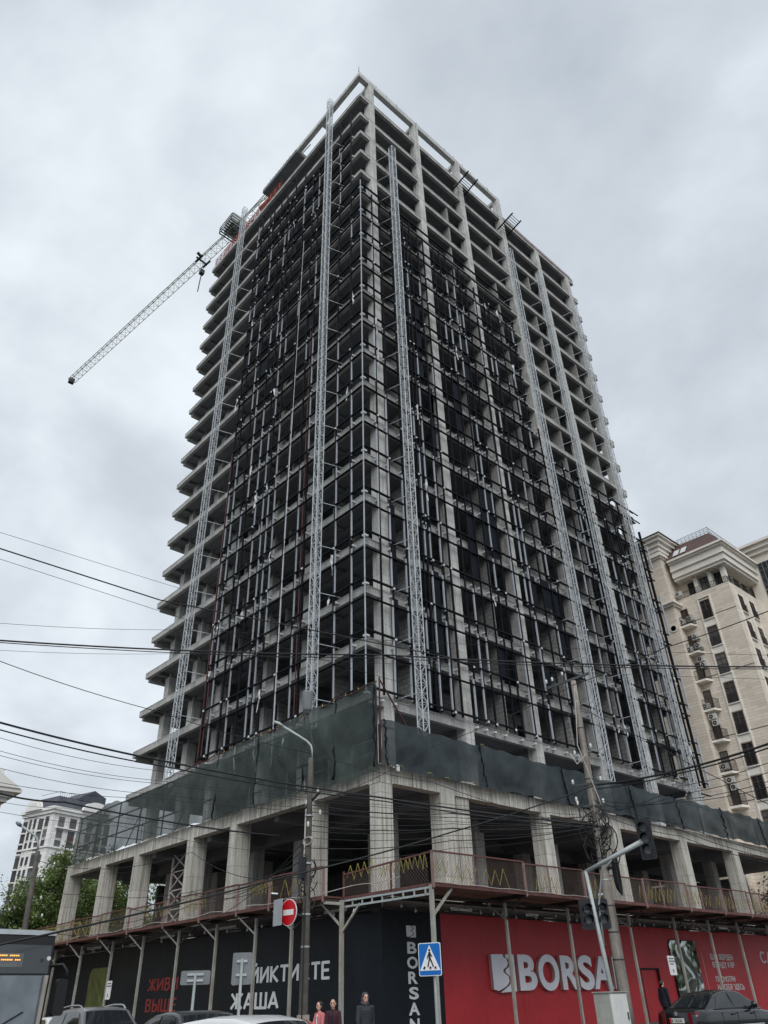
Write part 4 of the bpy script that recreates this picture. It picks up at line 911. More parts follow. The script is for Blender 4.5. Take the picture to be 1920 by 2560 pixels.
def window(parent, o, ux, w, h, mf='win_brown', bars=1, sill=True, deep=.0, rail=False):
    """window on a wall: o lower left on the wall face, ux along it; n points outwards"""
    o = np.array(o, float); ux = np.array(ux, float); uy = np.array((0, 0, 1.0)); nn = np.cross(ux, uy)
    m = MB()
    def rect(a, b, c, d, off, t): m.prism([(a, b), (c, b), (c, d), (a, d)], o + nn * off, ux, uy, t)
    f = .07; rect(0, 0, f, h, .02, .05); rect(w - f, 0, w, h, .02, .05); rect(f, 0, w - f, f, .02, .05); rect(f, h - f, w - f, h, .02, .05)
    for k in range(bars): x = w * (k + 1) / (bars + 1); rect(x - .035, f, x + .035, h - f, .02, .05)
    rect(f, h * .72, w - f, h * .72 + .05, .021, .048)
    wn = m.build('window', mf, parent)
    p_ = MB(); p_.prism([(.02, .02), (w - .02, .02), (w - .02, h - .02), (.02, h - .02)], o + nn * .006, ux, uy, .012); p_.build('pane', 'win_dark', wn)
    if sill: s = MB(); s.prism([(-.12, -.12), (w + .12, -.12), (w + .12, 0), (-.12, 0)], o + nn * .004, ux, uy, .14); s.build('sill', 'stucco_pale', wn)
    if rail:
        r_ = MB()
        for x in np.arange(.04, w, .13): r_.bar(o + ux * x + nn * .16, o + ux * x + nn * .16 + uy * .85, .028)
        for z in (.03, .85): r_.bar(o + nn * .16 + uy * z, o + ux * w + nn * .16 + uy * z, .04)
        r_.build('guard', 'iron', wn)
    return wn
def acunit(parent, c, ux, s=1.0):
    c = np.array(c, float); ux = np.array(ux, float); nn = np.cross(ux, (0, 0, 1.0))
    t = thing('air_conditioner', parent, 'air conditioner', tuple(c), 'air conditioners on the stone block')
    m = MB(); m.prism([(-.42 * s, -.3 * s), (.42 * s, -.3 * s), (.42 * s, .3 * s), (-.42 * s, .3 * s)], c, ux, (0, 0, 1), .34); m.build('casing', 'ac_white', t)
    g = MB(); q = c + nn * .345 - ux * .1
    g.tube([q, q + nn * .01], .24 * s, 14); gr_ = g.build('fan_grille', 'iron', t); b = MB().tube([q + nn * .012, q + nn * .02], .06, 8); b.build('hub', 'ac_white', gr_)
Z1 = 35.42
for k in range(11):
    zt = Z1 - 2.945 * k; zb_ = zt - 2.05
    if zb_ < 2: break
    window(bb, (.10, YF, zb_), (1, 0, 0), 1.03, 2.05, rail=True)
    for y in (47.2, 49.7): window(bb, (XFc, y, zb_ + .1), (0, 1, 0), 1.1, 1.9, rail=True)
    pnl = MB().box(.02, YF - .03, zb_ - .82, 1.21, YF, zb_ - .14); pnl.build('spandrel', 'stucco_pale', bb)
for a, b in ((-.10, .03), (1.2, 1.34)): MB().box(a, YF - .10, 6, b, YF, 35.7).build('pilaster', 'stucco_pale', bb)
MB().box(-.10, YF - .12, 35.7, 1.34, YF, 35.85).build('lintel', 'stucco_pale', bb)
for y0 in (47.0, 48.5, 49.5, 51.0): MB().box(XFc, y0, 6, XFc + .08, y0 + .13, 35.7).build('pilaster', 'stucco_pale', bb)
for z in (33.6, 27.6, 21.7, 15.8): MB().box(-1.9, YF - .02, z, -.11, YF, z + .05).build('joint_line', 'iron', bb); MB().box(1.35, YF - .02, z, XFc + .02, YF, z + .05).build('joint_line', 'iron', bb)
for k in range(7):
    z = 33.2 - 2.955 * k
    bl_ = MB(); bl_.prism([(0, 0), (1.62, 0), (1.35, -.85), (.27, -.85)], (-2.42, YF, z - .22), (1, 0, 0), (0, 1, 0), .20); bal = bl_.build('balcony', 'stucco_pale', bb)
    pts = [(-2.38, YF - .02), (-2.13, YF - .8), (-1.07, YF - .8), (-.84, YF - .02)]; r_ = MB()
    for (p, q) in zip(pts[:-1], pts[1:]):
        L = math.hypot(q[0] - p[0], q[1] - p[1]); nb = int(L / .13)
        for j in range(nb + 1): x = p[0] + (q[0] - p[0]) * j / nb; y = p[1] + (q[1] - p[1]) * j / nb; r_.bar((x, y, z), (x, y, z + .95), .026)
        for zz_ in (.05, .95): r_.bar((*p, z + zz_), (*q, z + zz_), .04)
    r_.build('railing', 'iron', bal)
    window(bb, (-2.15, YF, z + .02), (1, 0, 0), .8, 2.0, sill=False)
NM = ['top', 'second', 'third', 'fourth', 'fifth', 'sixth', 'seventh']
for k, lst in {0: [(-2.0, .45), (-1.0, .55)], 1: [(-1.95, .35), (-.95, .5), (-1.2, 1.6)], 2: [(-1.3, 2.2), (-1.15, 1.55)], 3: [(-1.9, .35), (-1.55, -.75), (-1.35, -1.4)], 5: [(-1.7, .5), (-1.5, -.75), (-1.3, -1.4)]}.items():
    for j, (x, dz) in enumerate(lst): acunit('white air conditioner %s the %s balcony from the top of the stone block' % (('below' if dz < 0 else 'high above' if dz > 1 else 'on') if j == 0 else ('right of' if dz < 1 and dz > 0 else 'above' if dz > 0 else 'low under' if dz < -1 else 'close under'), NM[k]), (x, YF - .45 if dz < 1 else YF, 33.2 - 2.955 * k + dz), (1, 0, 0), .85)
acunit('white air conditioner at the left end of the top loggia', (-1.7, YF - .1, 36.95), (1, 0, 0), .8)
for x0, w in ((-.98, .92), (.42, 1.12), (2.0, 1.0)): window(bb, (x0, YF + .9, 36.3), (1, 0, 0), w, 1.95, sill=False, mf='iron')
for y0 in (47.6, 49.6, 51.4): window(bb, (XFc - .75, y0, 36.4), (0, 1, 0), 1.2, 1.9, sill=False)
for x in (-.03, 1.58): MB().box(x, YF + .25, 36.46, x + .38, YF + .85, 38.37).build('loggia_pier', 'stucco_pale', bb)
MB().box(XFc - .55, YF + .15, 36.46, XFc - .1, YF + .7, 38.4).build('loggia_pier', 'stucco_pale', bb)
lr = MB()
for x in np.arange(-2.1, XFc, .16): lr.bar((x, YF + .04, 36.46), (x, YF + .04, 37.12), .028)
for z in (36.5, 37.12): lr.bar((-2.1, YF + .04, z), (XFc - .05, YF + .04, z), .04); lr.bar((XFc - .05, YF + .04, z), (XFc - .05, YF + 6, z), .04)
for y in np.arange(YF + .04, YF + 6, .16): lr.bar((XFc - .05, y, 36.46), (XFc - .05, y, 37.12), .028)
lr.build('loggia_railing', 'iron', bb)
MB().box(-7.5, 44.6, 0, -2.15, 52, 35.4).build('stair_pier', 'stone', bb); MB().box(-7.5, 44.62, 35.85, -2.2, 52, 41.2).build('stair_pier', 'stone', bb)
pm = MB(); pm.box(-7.6, 44.35, 35.4, -1.95, 52, 35.62); pm.box(-7.7, 44.1, 35.621, -1.75, 52, 35.85); pm.build('pier_band', 'stucco_pale', bb); pm = MB()
for z0, z1, o_ in ((41.2, 41.4, .15), (41.4, 41.55, .35), (41.55, 42.0, .2), (42.0, 42.5, .3), (42.5, 43.0, .5), (43.0, 43.4, .8), (43.4, 43.65, 1.05)): pm.box(-7.5 - o_, 44.6 - o_, z0 + .002, -2.2 + o_, 52, z1)
pm.build('pier_cornice', 'stucco_pale', bb)
pc = MB(); pc.add([(-8.7, 43.4, 43.66), (-1.0, 43.4, 43.66), (-1.0, 52, 43.66), (-8.7, 52, 43.66), (-5, 47.5, 44.6)], [(0, 1, 4), (1, 2, 4), (2, 3, 4), (3, 0, 4)]); pc.build('pier_roof', 'roof_tile', bb)
MB().lathe([(.42, -.06), (.42, .02), (.30, .02), (.30, -.06)], (-2.7, 44.6, 33.0), 20, 'Y').build('round_window', 'stucco_pale', bb)
MB().box(XFc - .3, 53.2, 0, 6.3, 72, 41.6).build('wing_wall', 'stucco', bb)
wc = MB()
for z0, z1, o_ in ((41.6, 42.1, .3), (42.1, 42.6, .6), (42.6, 42.9, .9)): wc.box(XFc - .3 - o_, 53.2 - o_, z0, 6.3 + o_, 72, z1)
wc.build('wing_cornice', 'stucco_pale', bb)
for k in range(9):
    z = 38.4 - 3 * k; window(bb, (4.5, 53.2, z - (1.0 if k == 0 else 0)), (1, 0, 0), 1.5, 3.2 if k == 0 else 1.9, bars=2, mf='sign_back' if k == 0 else 'win_brown', sill=False, rail=k > 0)

# ---------------------------------------------------------------- white corner block far behind on the left
blockmat('white_stone', (0.84, 0.83, 0.81), (0.55, 0.55, 0.55), 3.0, .55, .03, off=0.0, var=0.05)
mat('white_trim', (0.78, 0.77, 0.74), 0.9, var=0.05, scale=0.3)
mat('slate', (0.060, 0.066, 0.082), 0.6, var=0.25, scale=0.5)
mat('brown_panel', (0.10, 0.06, 0.055), 0.7, var=0.1)
W = lambda x, y: (x / 5.184, 1900 + y / 5.184)
K = atD(*W(655, 900), 225); K[2] = 0; Rp = atD(*W(1400, 900), 236); Rp[2] = 0
eu = Rp - K; RL = np.linalg.norm(eu); eu /= RL; ev = np.array((-eu[1], eu[0], 0)); 
if ev @ (K - CAM) < 0: ev = -ev
dl = ray(*W(285, 900)); A_ = np.array([[ev[0], -dl[0]], [ev[1], -dl[1]]]); LLn = np.linalg.solve(A_, (CAM - K)[:2])[0]
wbd = thing('white_apartment_block', 'white stone apartment block with dark mansard roof far behind on the left', 'building', tuple(K))
def wbx(u0, v0, z0, u1, v1, z1, name, m, par=None):
    b = MB(); b.prism([(u0, v0), (u1, v0), (u1, v1), (u0, v1)], K + np.array((0, 0, z0)), eu, ev, z1 - z0)
    return b.build(name, m, par or wbd)
HW = 45.9
wbx(0, 0, 0, RL, LLn, HW, 'wall', 'white_stone')
wbx(-.5, -.5, HW, RL + .5, LLn + .5, HW + .8, 'cornice', 'white_trim'); wbx(-.9, -.9, HW + .8, RL + .9, LLn + .9, HW + 1.6, 'cornice', 'white_trim')
wbx(-.3, -.3, 37.4, RL + .3, LLn + .3, 37.8, 'string_course', 'white_trim')
def wpt(u, v, z): return K + eu * u + ev * v + np.array((0, 0, z))
mr = MB(); i_ = 2.2
lo_ = [wpt(.2, .2, HW + 1.6), wpt(RL, .2, HW + 1.6), wpt(RL, LLn - .2, HW + 1.6), wpt(.2, LLn - .2, HW + 1.6)]; up_ = [wpt(i_, i_, HW + 5), wpt(RL - i_, i_, HW + 5), wpt(RL - i_, LLn - i_, HW + 5), wpt(i_, LLn - i_, HW + 5)]
mr.add(lo_ + up_, [(0, 1, 5, 4), (1, 2, 6, 5), (2, 3, 7, 6), (3, 0, 4, 7), (4, 5, 6, 7)]); wroof = mr.build('roof', 'slate', wbd)
g2 = MB(); q0 = .46 * RL; g2.add([wpt(q0, 2, HW + 4.9), wpt(RL * .95, 2, HW + 4.9), wpt(RL * .95, 12, HW + 4.9), wpt(q0, 12, HW + 4.9), wpt(q0, 2, HW + 5.5), wpt(RL * .72, 2, HW + 8.2), wpt(RL * .95, 2, HW + 6.8), wpt(RL * .95, 12, HW + 6.8), wpt(RL * .72, 12, HW + 8.2), wpt(q0, 12, HW + 5.5)],
       [(0, 1, 6, 5, 4), (1, 2, 7, 6), (2, 3, 9, 8, 7), (3, 0, 4, 9), (4, 5, 8, 9), (5, 6, 7, 8)]); g2.build('roof_gable', 'slate', wroof)
r3 = MB()
for u in np.arange(2.3, q0, .7): r3.bar(wpt(u, i_, HW + 5), wpt(u, i_, HW + 6.1), .06)
r3.bar(wpt(2.2, i_, HW + 6.1), wpt(q0, i_, HW + 6.1), .08); r3.bar(wpt(i_, i_, HW + 6.1), wpt(i_, LLn - i_, HW + 6.1), .08); r3.build('roof_railing', 'iron', wroof)
def archp(o, ux, w, h, t=.6):
    m = MB(); out = [(w * .5 * math.cos(a) + w / 2, h * math.sin(a)) for a in np.linspace(0, math.pi, 15)]
    m.prism(out, o, ux, (0, 0, 1), t); return m
archp(wpt(RL * .42, -.9, HW + 1.6), eu, RL * .50, 2.6, .9).build('arched_gable', 'white_trim', wbd)
archp(wpt(-.9, LLn * .88, HW + 1.2), -ev, LLn * .56, 3.0, .5).build('arched_gable', 'white_trim', wbd)
archp(wpt(-1.42, LLn * .78, HW + 1.2), -ev, LLn * .36, 2.0, .08).build('arched_gable', 'white_stone', wbd)
zr = [43.2, 40.5, 37.9, 34.3, 31.2, 28.2, 25.1, 22, 19, 16, 13, 10, 7]
ax_ = lambda x: float(np.linalg.solve(np.array([[eu[0], -ray(*W(x, 900))[0]], [eu[1], -ray(*W(x, 900))[1]]]), (CAM - K)[:2])[0])
u_a, u_b = ax_(735), ax_(815); u_c, u_d = ax_(888), ax_(975)
for k, z in enumerate(zr):
    hw_ = 2.1 if k else 2.6
    window(wbd, wpt(u_a, 0, z - .6), eu, u_b - u_a, hw_, mf='iron', bars=2)
    wdn = window(wbd, wpt(u_c, 0, z - .6), eu, u_d - u_c, hw_, mf='iron', bars=2, sill=k != 1)
    for q in (.60, .78, .92): window(wbd, wpt(RL * q, 0, z - .6), eu, u_b - u_a, hw_, mf='iron', bars=2)
    if k == 2: MB().prism([(0, 0), (u_d - u_c, 0), (u_d - u_c, 1.1), (0, 1.1)], wpt(u_c, -.02, z + 1.6), eu, (0, 0, 1), .05).build('spandrel', 'brown_panel', wbd); MB().prism([(0, 0), (u_d - u_c, 0), (u_d - u_c, 1.0), (0, 1.0)], wpt(u_c, -.02, z - 1.7), eu, (0, 0, 1), .05).build('spandrel', 'brown_panel', wbd)
    for v0, v1, dark in ((.12, .24, 0), (.30, .46, 1), (.55, .63, 0), (.70, .78, 0), (.84, .99, 1)):
        window(wbd, wpt(0, v1 * LLn, z - (1.2 if dark else .6)), -ev, (v1 - v0) * LLn, 2.9 if dark else hw_, mf='iron', bars=1 if not dark else 3, sill=not dark)
        if dark: b = MB(); b.prism([(0, 0), ((v1 - v0) * LLn, 0), ((v1 - v0) * LLn, .35), (0, .35)], wpt(-.02, v1 * LLn, z - 1.55), -ev, (0, 0, 1), .5); b.build('balcony', 'white_trim', wbd)
    if k == 0: b = MB(); b.prism([(u_a - .6, 0), (u_d + .6, 0), (u_d + .6, .3), (u_a - .6, .3)], wpt(0, 0, z - .95), eu, (0, 0, 1), .7); b.build('balcony', 'white_trim', wbd)

# ---------------------------------------------------------------- cream house with a classical cornice at the left edge
mat('cream', (0.50, 0.41, 0.25), 0.9, var=0.08, scale=0.5)
ch_ = thing('cream_house', 'cream house with white classical cornice at the far left edge', 'house', (-34, -15, 0))
E0 = atD(*W(40, 470), 62); cx, cy = E0[0], E0[1]
MB().box(cx - 14, cy - 12, 0, cx, cy, 14.2).build('wall', 'cream', ch_)
cc = MB()
for z0, z1, o_ in ((14.2, 14.5, .25), (14.5, 14.8, .55), (14.8, 15.05, .95)): cc.box(cx - 14, cy - 12, z0, cx + o_, cy + o_, z1)
cc.build('cornice', 'white_trim', ch_)
MB().box(cx - 14, cy - 12, 15.06, cx - .4, cy - .5, 16.2).build('attic', 'cream', ch_); MB().box(cx - 14, cy - 12, 16.2, cx - .2, cy - .25, 16.5).build('attic_cornice', 'white_trim', ch_)
pd = MB(); pd.prism([(0, 0), (7, 0), (3.5, 2.0)], (cx + .9, cy - 6.2, 15.06), (0, 1, 0), (0, 0, 1), .15); pd.build('pediment', 'white_trim', ch_)
for z in (11.0, 7.5, 4, 1.2): window(ch_, (cx, cy - 2.6, z), (0, 1, 0), 1.2, 2.0)

# ---------------------------------------------------------------- poles, lamps, signals, signs
def pole_profile(x, y, z0, z1, r0, r1, n=14):
    return MB().lathe([(r0 + (r1 - r0) * k / 8, (z1 - z0) * k / 8) for k in range(9)], (x, y, z0), n)
P1 = atD(762, 2400, 27.0); p1x, p1y = P1[0], P1[1]
lp = thing('lamp_pole', 'dark concrete lamp pole with two lamp arms in front of the black hoarding', 'lamp post', (p1x, p1y, 0))
zp = atD(779, 1895, 27.0)[2]
po = pole_profile(p1x, p1y, 0, zp, .155, .085).build('pole', 'pole_dark', lp, smooth=True)
pole_profile(p1x, p1y, 0, 1.25, .26, .19).build('collar', 'pole_conc', lp, smooth=True)
for z in (3.0, 3.9, 5.4, 6.9): MB().lathe([(.142, 0), (.142, .05)], (p1x, p1y, z), 14).build('band', 'galv', po)
def onplane(x, y):                                                            # the vertical plane through the pole that faces the camera
    d = ray(x, y); n_ = np.array((CAM[0] - p1x, CAM[1] - p1y, 0)); t = ((np.array((p1x, p1y, 0)) - CAM) @ n_) / (d @ n_); return CAM + d * t
arm = [onplane(640 + a / 5.184, 1720 + b / 5.184) for a, b in ((735, 915), (728, 800), (712, 745), (660, 690), (560, 625), (350, 495))]
MB().tube(arm, .042, 8).build('lamp_arm', 'galv_pole', lp, smooth=True)
h = [onplane(640 + a / 5.184, 1720 + b / 5.184) for a, b in ((350, 495), (300, 462), (232, 432))]
MB().tube(h, [.05, .065, .04], 8).build('lamp_head', 'galv_pole', lp, smooth=True)
a2 = [onplane(640 + a / 5.184, 1720 + b / 5.184) for a, b in ((742, 910), (735, 740), (700, 520), (662, 320))]
MB().tube(a2, .04, 6).build('lamp_arm', 'dark_tube', lp, smooth=True)
q = a2[-1]; MB().lathe([(.08, -.05), (.17, .10), (.22, .75), (.20, .8)], q, 10).build('lamp_head', 'sign_back', lp)
MB().bar((p1x - .75, p1y + .35, 7.35), (p1x + .75, p1y - .15, 7.55), .07).build('crossarm', 'dark_tube', lp)
ins = MB().lathe([(.022, -.09), (.05, -.04), (.036, 0), (.052, .04), (.02, .09)], (0, 0, 0), 8).build('insulator', 'porcelain', lp, smooth=True, loc=(0, 0, 0)); ins.location = (.35, .2, 7.0)
for dx, dy, z in ((-.25, .12, 6.75), (.22, -.2, 6.6), (.6, -.1, 7.65), (-.6, .3, 7.5)): share(ins, lp, (p1x + dx, p1y + dy, z), 'insulator')
MB().tube([(p1x + .1 + .25 * math.cos(t), p1y - .1, 6.1 + .12 * math.sin(t)) for t in np.linspace(0, 6.2, 12)], .03, 5).build('cable_loop', 'white_pipe', lp)
MB().tube([(p1x + .12, p1y - .14, .5), (p1x + .13, p1y - .15, 3), (p1x + .12, p1y - .14, 4.4)], .02, 5).build('riser_cable', 'cable', lp)
mb = MB()
for k in range(14):
    c = np.array((p1x, p1y, rr.uniform(4.2, 5.9))); r_ = rr.uniform(.2, .5); a0 = rr.uniform(0, 6)
    mb.tube([c + np.array((r_ * math.cos(a0) * math.sin(t) * .7, r_ * math.sin(a0) * math.sin(t) * .7, r_ * math.cos(t) * .8)) for t in np.linspace(0, rr.uniform(3, 6.2), 9)], .016, 4)
mb.build('cable_tangle', 'cable', lp, kind='stuff')
MB().box(p1x - .05, p1y - .35, 4.95, p1x + .12, p1y - .15, 5.6).build('junction_box', 'signal_black', lp)

# no-entry sign and the plate beside it
def disc(mb, c, ux, uy, r, t, n=32): mb.prism([(r * math.cos(2 * math.pi * k / n), r * math.sin(2 * math.pi * k / n)) for k in range(n)], c, ux, uy, t)
ne = atD(722, 2281, 25.6); sd = np.array((CAM[0] - ne[0], CAM[1] - ne[1], 0)); sd /= np.linalg.norm(sd); ang = rad(-47)
sn_ = np.array((sd[0] * math.cos(ang) - sd[1] * math.sin(ang), sd[0] * math.sin(ang) + sd[1] * math.cos(ang), 0)); sx_ = np.cross((0, 0, 1.0), sn_)
ns = thing('no_entry_sign', 'round red no-entry sign with white bar beside the lamp pole', 'road sign', tuple(ne))
m = MB(); disc(m, ne, sx_, (0, 0, 1), .365, .02); pl_ = m.build('plate', 'sign_white', ns)
m = MB(); disc(m, ne + sn_ * .0215, sx_, (0, 0, 1), .345, .004); m.build('face', 'sign_red', pl_)
m = MB(); m.prism([(-.235, -.075), (.235, -.075), (.235, .075), (-.235, .075)], ne + sn_ * .0275, sx_, (0, 0, 1), .004); m.build('bar', 'sign_white', pl_)
MB().bar(ne - sn_ * .03, np.array((p1x, p1y, ne[2])), .05).build('bracket', 'dark_tube', ns)
sp = atD(695, 2281, 25.8); ss = thing('side_sign', 'small grey sign plate turned away left of the no-entry sign', 'road sign', tuple(sp))
m = MB(); s2 = np.array((-sn_[1], sn_[0], 0)); m.prism([(-.25, -.36), (.25, -.36), (.25, .36), (-.25, .36)], sp, sd * .4 + s2 * .75, (0, 0, 1), .02); m.build('plate', 'galv', ss); MB().bar(sp, np.array((p1x, p1y, sp[2])), .05).build('bracket', 'dark_tube', ss)

# pedestrian crossing sign on its own post at the walkway corner
xs_ = atD(1075, 2398, 26.0); xp = xs_ + np.array((.05, .12, 0))
cs = thing('crossing_sign', 'blue pedestrian crossing sign with white triangle at the hoarding corner', 'road sign', (xp[0], xp[1], 0))
sd2 = np.array((CAM[0] - xs_[0], CAM[1] - xs_[1], 0)); sd2 /= np.linalg.norm(sd2); a_ = rad(-20)
n2_ = np.array((sd2[0] * math.cos(a_) - sd2[1] * math.sin(a_), sd2[0] * math.sin(a_) + sd2[1] * math.cos(a_), 0)); x2 = np.cross((0, 0, 1.0), n2_); UZv = np.array((0, 0, 1.0))
MB().tube([(xp[0], xp[1], 0), (xp[0], xp[1], xs_[2] + .3)], .045, 10).build('post', 'galv', cs)
wS, hS = .36, .43
def rr_rect(w, h, r, n=5):
    o_ = []
    for cx_, cy_, a0 in ((w - r, h - r, 0), (-w + r, h - r, 90), (-w + r, -h + r, 180), (w - r, -h + r, 270)): o_ += [(cx_ + r * math.cos(rad(a0 + 90 * k / n)), cy_ + r * math.sin(rad(a0 + 90 * k / n))) for k in range(n + 1)]
    return o_
m = MB(); m.prism(rr_rect(wS, hS, .05), xs_, x2, UZv, .02); bp_ = m.build('plate', 'sign_white', cs)
m = MB(); m.prism(rr_rect(wS - .02, hS - .02, .045), xs_ + n2_ * .021, x2, UZv, .003); m.build('field', 'sign_blue', bp_)
m = MB(); m.prism([(-.325, -.29), (.325, -.29), (0, .37)], xs_ + n2_ * .0245, x2, UZv, .003); m.build('triangle', 'sign_white', bp_)
m = MB(); lv = xs_ + n2_ * .028
def limb(a, b, w, k): 
    a = np.array(a); b = np.array(b); d = (b - a) / np.hypot(*(b - a)); q_ = np.array((-d[1], d[0])) * w / 2; m.prism([a - q_, b - q_, b + q_, a + q_], lv + n2_ * .0007 * k, x2, UZv, .003)
disc(m, lv + x2 * .0 + UZv * .235, x2, UZv, .034, .003, 14)
limb((.0, .19), (.0, .02), .075, 1); limb((0, .18), (-.07, .06), .032, 2); limb((-.07, .06), (-.075, 0), .028, 3); limb((.01, .17), (.085, .06), .03, 4); limb((.005, .04), (-.07, -.20), .04, 5); limb((0, .04), (.06, -.07), .042, 6); limb((.06, -.07), (.11, -.20), .038, 7)
for k, u in enumerate((-.19, .015, .19)): limb((u - .015, -.25), (u + .01 + (u * -.12), -.19), .055, 8 + k)
m.build('walking_figure', 'sign_black', bp_)

# signs seen from the back on grey posts, and small notice signs
def backsign(px, py, D, w, h, zb, label, yaw=0.0):
    c = atD(px, py, D); d_ = np.array((CAM[0] - c[0], CAM[1] - c[1], 0)); d_ /= np.linalg.norm(d_)
    d_ = np.array((d_[0] * math.cos(yaw) - d_[1] * math.sin(yaw), d_[0] * math.sin(yaw) + d_[1] * math.cos(yaw), 0)); u = np.cross((0, 0, 1.0), d_)
    t = thing('road_sign', label, 'road sign', (c[0], c[1], 0), 'signs seen from behind')
    m_ = MB(); m_.prism(rr_rect(w, h, .04), c - d_ * .06, u, (0, 0, 1), .02); m_.build('plate', 'sign_back', t)
    MB().tube([(c[0], c[1], 0), (c[0], c[1], c[2] + h * .6)], .035, 8).build('post', 'galv_pole', t)
    for z in (-h * .4, h * .45): MB().bar(c - u * w * .55 + UZv * z - d_ * .03, c + u * w * .55 + UZv * z - d_ * .03, .05).build('clamp', 'galv', t)
backsign(488, 2444, 22.0, .36, .15, 0, 'wide grey sign plate seen from behind on a thin post', rad(-8))
backsign(604, 2421, 21.0, .235, .33, 0, 'tall grey sign plate seen from behind on a thin post', rad(-10))
def notice(o, ux, w, h, label, rows=3):
    o = np.array(o, float); ux = np.array(ux, float); nn = np.cross(ux, UZv); t = thing('notice_sign', label, 'notice', tuple(o))
    m_ = MB(); m_.prism([(u + w / 2, v + h / 2) for u, v in rr_rect(w / 2, h / 2, .06)], o, ux, UZv, .02); m_.build('plate', 'sign_white', t); k_ = MB()
    for r in range(rows):
        L = w * (.6, .75, .5)[r % 3]
        for s in np.arange(0, L, .11): k_.prism([(w / 2 - L / 2 + s, h * (.82 - r * .14)), (w / 2 - L / 2 + s + .08, h * (.82 - r * .14)), (w / 2 - L / 2 + s + .08, h * (.89 - r * .14)), (w / 2 - L / 2 + s, h * (.89 - r * .14))], o + nn * .021, ux, UZv, .003)
    k_.prism([(w * .47, h * .12), (w * .56, h * .12), (w * .60, h * .30), (w * .44, h * .30)], o + nn * .021, ux, UZv, .003); k_.build('print', 'sign_black', t)
qn = onX(1672, 2435, 6.95); notice((7.06, qn[1] - .05, 2.25), (0, 1, 0), .62, .80, 'white notice plate on a walkway post beside the red doorway')
qn = onY(272, 2478, -4.45); notice((qn[0] - .3, -4.47, 2.0), (1, 0, 0), .6, .85, 'white notice plate on a walkway post in front of the greenish mirror', 2)

# big leaning utility pole on the right
ptop = onX(1433, 1703, 10.6); _pb = onX(1569, 2540, 10.6); g2_ = gz(0, 3.2); _pb = _pb + (ptop - _pb) * ((g2_ - _pb[2]) / (ptop[2] - _pb[2])); X2, Y2 = float(_pb[0]), float(_pb[1])
up = thing('utility_pole', 'thick weathered concrete utility pole with cable tangle before the red hoarding', 'utility pole', (X2, Y2, g2_))
n_ = 12; pts = [np.array((X2, Y2, g2_)) * (1 - t) + ptop * t for t in np.linspace(0, 1, n_)]
pl2 = MB().tube(pts, [.235 + (.125 - .235) * t for t in np.linspace(0, 1, n_)], 16).build('pole', 'pole_conc', up, smooth=True)
for z in (2.6, 3.5, 4.4, 5.3, 6.1, 7.3, 9.2, 11.4, 12.6):
    t = (z - g2_) / (ptop[2] - g2_); c = np.array((X2, Y2, g2_)) * (1 - t) + ptop * t; r_ = .235 + (.125 - .235) * t
    MB().lathe([(r_ + .006, 0), (r_ + .012, .02), (r_ + .006, .05)], c, 16).build('band', 'galv' if z in (12.6, 5.3) else 'dark_tube', pl2)
ca = MB(); ca.bar(ptop + np.array((-.9, -.9, -.3)), ptop + np.array((.55, .55, .35)), .10); ca.bar(ptop + np.array((-.3, -.3, -.05)), ptop + np.array((-.3, -.3, .4)), .04); ca.build('crossarm', 'dark_tube', up)
MB().bar((X2 - .45, Y2 - .45, 8.95), (X2 + .45, Y2 + .45, 9.05), .08).build('crossarm', 'dark_tube', up); MB().bar((X2 - .4, Y2 - .4, 8.1), (X2 + .4, Y2 + .4, 8.15), .08).build('crossarm', 'dark_tube', up)
i2 = MB().lathe([(.022, -.10), (.056, -.045), (.04, 0), (.06, .04), (.025, .10)], (0, 0, 0), 8).build('insulator', 'porcelain', up, smooth=True, loc=(0, 0, 0)); i2.location = Vector((-.4, -.4, 8.4 - g2_))
for dx, dy, z in ((.42, .42, 9.2), (-.42, -.42, 9.1), (.38, .38, 8.3), (-.38, -.38, 8.25), (-.75, -.75, ptop[2] - .05), (-.55, -.55, ptop[2] + .05), (-.2, -.2, ptop[2] + .3), (-.2, -.25, 10.3), (.3, .3, 10.6)): share(i2, up, (X2 + dx, Y2 + dy, z), 'insulator')
tg = MB()
for k in range(46):
    c = np.array((X2 + .1, Y2 + .05, rr.gauss(7.4, .55))); r_ = rr.uniform(.25, .75); a0 = rr.uniform(0, 6.28)
    tg.tube([c + np.array((r_ * math.cos(a0) * math.sin(t), r_ * math.sin(a0) * math.sin(t), r_ * .8 * math.cos(t) - .1 * t)) for t in np.linspace(rr.uniform(0, 1), rr.uniform(2.5, 6.2), 9)], rr.choice([.012, .018, .026]), 4)
tg.build('cable_tangle', 'cable', up, kind='stuff')
rl = MB()
for k in range(9): rl.tube([(X2 + .28 + .02 * k, Y2 + .42 + .1 * math.sin(t), 5.55 + (.55 + .03 * k) * math.cos(t)) for t in np.linspace(0, 6.28, 16)], .03, 5)
rl.build('cable_coil', 'cable', up, kind='stuff')
MB().tube([ptop + np.array((.12, -.2, -.4)), (X2 + .15, Y2 - .2, 11.8), (X2 + .02, Y2 - .27, 10.6), (X2 + .2, Y2 - .1, 9.5), (X2 + .3, Y2 + .3, 8.2)], .022, 5).build('riser_cable', 'white_pipe', up)
MB().tube([(X2 + .25, Y2 - .05, 10.2), (X2 - .1, Y2 - .35, 9.8), (X2 - .35, Y2 - .4, 10.3)], .03, 5).build('riser_cable', 'white_pipe', up)

